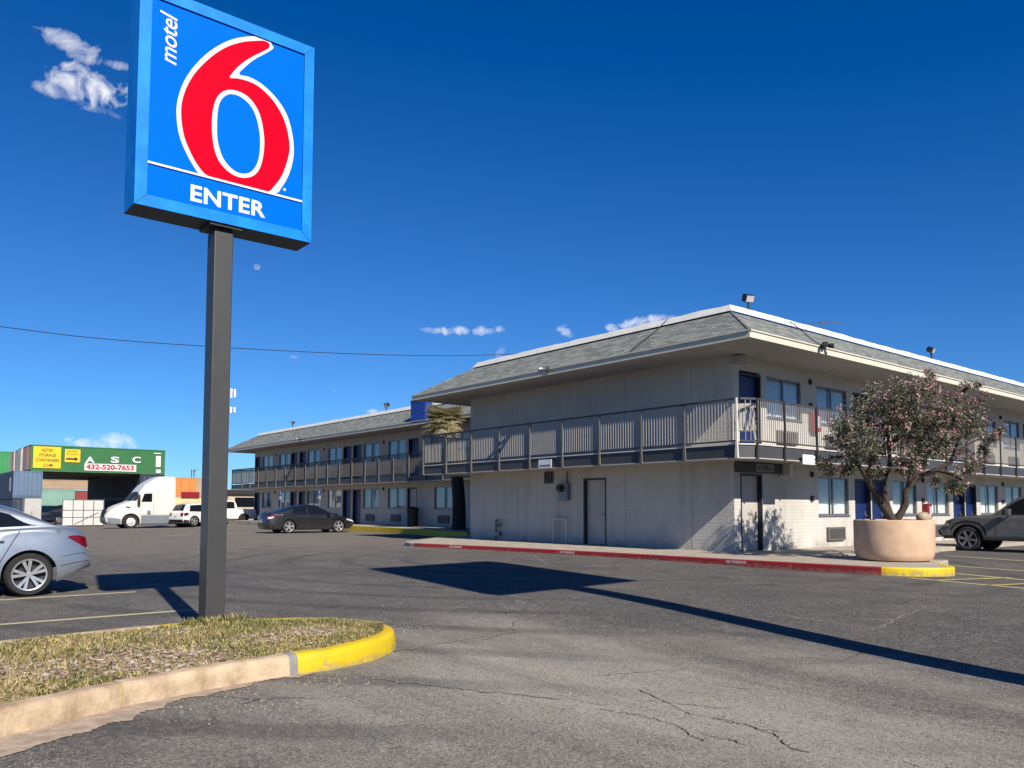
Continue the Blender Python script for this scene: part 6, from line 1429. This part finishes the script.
# white sheet fence and cabinet
X4 = -76.0; th = thing('fence', 'white sheeted fence panel with thin grey posts left of the truck tractor', 'fence', (X4, ypx(83, X4), gz(X4, 14))); mb = MB(); ya, yb = ypx(63, X4), ypx(104, X4); zt = zpx(499.5, X4); zb = gz(X4, 14); mb.box(X4-.02, X4+.02, ya, yb, zb+.05, zt-.06); mb.build('sheet', 'tarp', th)
for k in range(5): mb = MB(); y = ya+(yb-ya)*k/4; mb.tube([(X4+.05, y, zb-.1), (X4+.05, y, zt+.04)], .035, 6); mb.build('post', 'alum', th)
mb = MB()
for z in (zb+.1, (zb+zt)/2-.35, (zb+zt)/2+.25, zt-.02): mb.tube([(X4+.05, ya, z), (X4+.05, yb, z)], .02, 6)
mb.bar((X4+.06, ya+.9, zb+.2), (X4+.06, yb-.4, zb+1.2), .03); mb.build('rail', 'alum', th)
X5 = -74.0; th = thing('storage_cabinet', 'pale grey cabinet standing at the left edge of the archway', 'cabinet', (X5, ypx(33, X5), gz(X5, 10))); mb = MB(); za, zb_ = gz(X5, 10), zpx(498.5, X5, 33); mb.box(X5-1, X5, ypx(25, X5), ypx(42, X5), za, zb_); mb.build('case', 'cgrey', th, bevel=.03); mb = MB(); mb.box(X5+.001, X5+.02, ypx(26, X5), ypx(33.2, X5), za+.1, zb_-.1); mb.box(X5+.001, X5+.02, ypx(33.8, X5), ypx(41, X5), za+.1, zb_-.1); mb.build('door', 'cgrey', th); mb = MB(); mb.box(X5+.02, X5+.05, ypx(32, X5), ypx(32.6, X5), za+.8, za+1.3); mb.build('handle', 'alum', th)
# beige hut behind the white pickup
X6 = -82.0; th = thing('utility_hut', 'low beige hut with a dark roof and one dark window band behind the white pickup', 'hut', (X6, ypx(244, X6), -.1)); mb = MB(); ya, yb = ypx(228, X6), ypx(257, X6); mb.box(X6-3, X6, ya, yb, -.4, zpx(494.5, X6, 245)); mb.build('wall', 'beige', th); mb = MB(); mb.box(X6-3.3, X6+.3, ya-.3, yb+.3, zpx(494.4, X6, 245), zpx(490, X6, 245)); mb.build('roof', 'dark', th); mb = MB(); mb.box(X6+.003, X6+.03, ypx(235, X6), yb-.2, zpx(507, X6, 245), zpx(497.5, X6, 245)); mb.build('window', 'carglass', th)
# two more vehicles among the containers
q = ony(18, 520, 8.6); gzz = gz(-66, 8)
RC = Car('pickup_truck', 'red pickup half hidden behind the silver saloon', 'pickup truck', (-70.0, 6.4, gz(-70, 6.4)), RAD(-92), 'redcar', 1.9, [(.4, -2.7), (1.1, -2.7)], [(.4, 2.5), (1.1, 2.4)], [(-2.7, 1.12), (1.5, 1.12), (2.3, 1.05), (2.5, .9)], .38, (-1.6, 1.6), .38, .45, [(-2.7, .95), (0, 1), (2.5, .85)], gh=[(-1.12, 1.1), (-.95, 1.75), (.4, 1.8), (.75, 1.65), (1.4, 1.1)], lean=.2)
RC.greenhouse(); RC.sidewin(-.9, .9, lo=.06, hi=.1); RC.wheels('six'); RC.screen('windscreen', 1.3, .75)
DC = Car('pickup_truck', 'dark pickup with a red tail lamp parked inside the container archway', 'pickup truck', (-88.5, onx(55, 515, -88.5).y+1.0, gz(-88, 14)), RAD(-60), 'darkcar', 1.9, [(.4, -2.7), (1.1, -2.7)], [(.4, 2.5), (1.1, 2.4)], [(-2.7, 1.15), (1.5, 1.12), (2.3, 1.05), (2.5, .9)], .38, (-1.6, 1.6), .38, .45, [(-2.7, .95), (0, 1), (2.5, .85)], gh=[(-1.12, 1.1), (-.95, 1.75), (.4, 1.8), (.75, 1.65), (1.4, 1.1)], lean=.2)
DC.greenhouse(); DC.sidewin(-.9, .9, lo=.06, hi=.1); DC.wheels('six'); DC.endpatch(.55, .92, .7, 1.1, 'tail_light', 'tail'); DC.endpatch(-.92, -.55, .7, 1.1, 'tail_light', 'tail')
# cell tower behind the sign pole
D7 = 150; b7 = atd(217.5, 500, D7); th = thing('cell_tower', 'slim mast with two tiers of white antenna panels far behind the sign pole', 'tower', (b7.x, b7.y, -.45))
ztop = atd(217.5, 384, D7).z; mb = MB(); mb.tube([(b7.x, b7.y, -.5), (b7.x, b7.y, ztop)], [.45, .25], 12); mb.build('mast', 'alum', th)
rt = Vector((.633, .774, 0)); 
for ya, yb in ((387, 397.5), (405.5, 413)):
    za, zb = atd(230, ya, D7).z, atd(230, yb, D7).z
    for sgn in (1, -.85):
        for k in range(3):
            c = Vector((b7.x, b7.y, 0))+rt*sgn*(1.55+.55*k)+Vector((.3*(k-1), 0, 0)); mb = MB(); mb.box(c.x-.12, c.x+.16, c.y-.18, c.y+.18, zb+.1*k, za-.12*k); mb.build('antenna_panel', 'signwhite', th)
    mb = MB(); z = (za+zb)/2; a = Vector((b7.x, b7.y, z)); mb.bar(a-rt*2.6, a+rt*2.9, .12); mb.bar(a-rt*2.6-Vector((0, 0, .5)), a+rt*2.9-Vector((0, 0, .5)), .1); mb.build('platform', 'alum', th)
# overhead wire
pts = []
for x, y, d in ((-260, 291, 38), (0, 326.5, 40), (100, 338.5, 42), (210, 346.5, 45), (320, 352.5, 48), (420, 355.5, 52), (500, 354.5, 55), (600, 349, 60), (760, 334, 66)): p = atd(x, y, d); pts.append((p.x, p.y, p.z))
m = MB(); m.tube(catmull(pts, 5, closed=False), .022, 5); tag(m.build('power_line', 'cable'), 'thin overhead power line sagging across the blue sky behind the sign', 'power line')

# kinds that repeat share a group
for o in list(bpy.data.objects):
    if o.parent is None and o.get('category'):
        st = o.name.split('.')[0]
        g_ = {'flood_light': 'flood lights on the roofs', 'security_light': 'twin lamps on the eaves', 'shipping_container': 'containers in the storage yard', 'parked_car': 'cars parked in the lot', 'pickup_truck': 'pickups parked about the lot', 'parking_sign': 'accessible parking signs', 'extinguisher_cabinet': 'red extinguisher cabinets', 'motel_building': 'motel wings', 'light_pole': 'thin poles beyond the yard', 'cable': 'roof cables', 'sign_plate': 'white plates on the balcony edge'}.get(st)
        if g_: o['group'] = g_
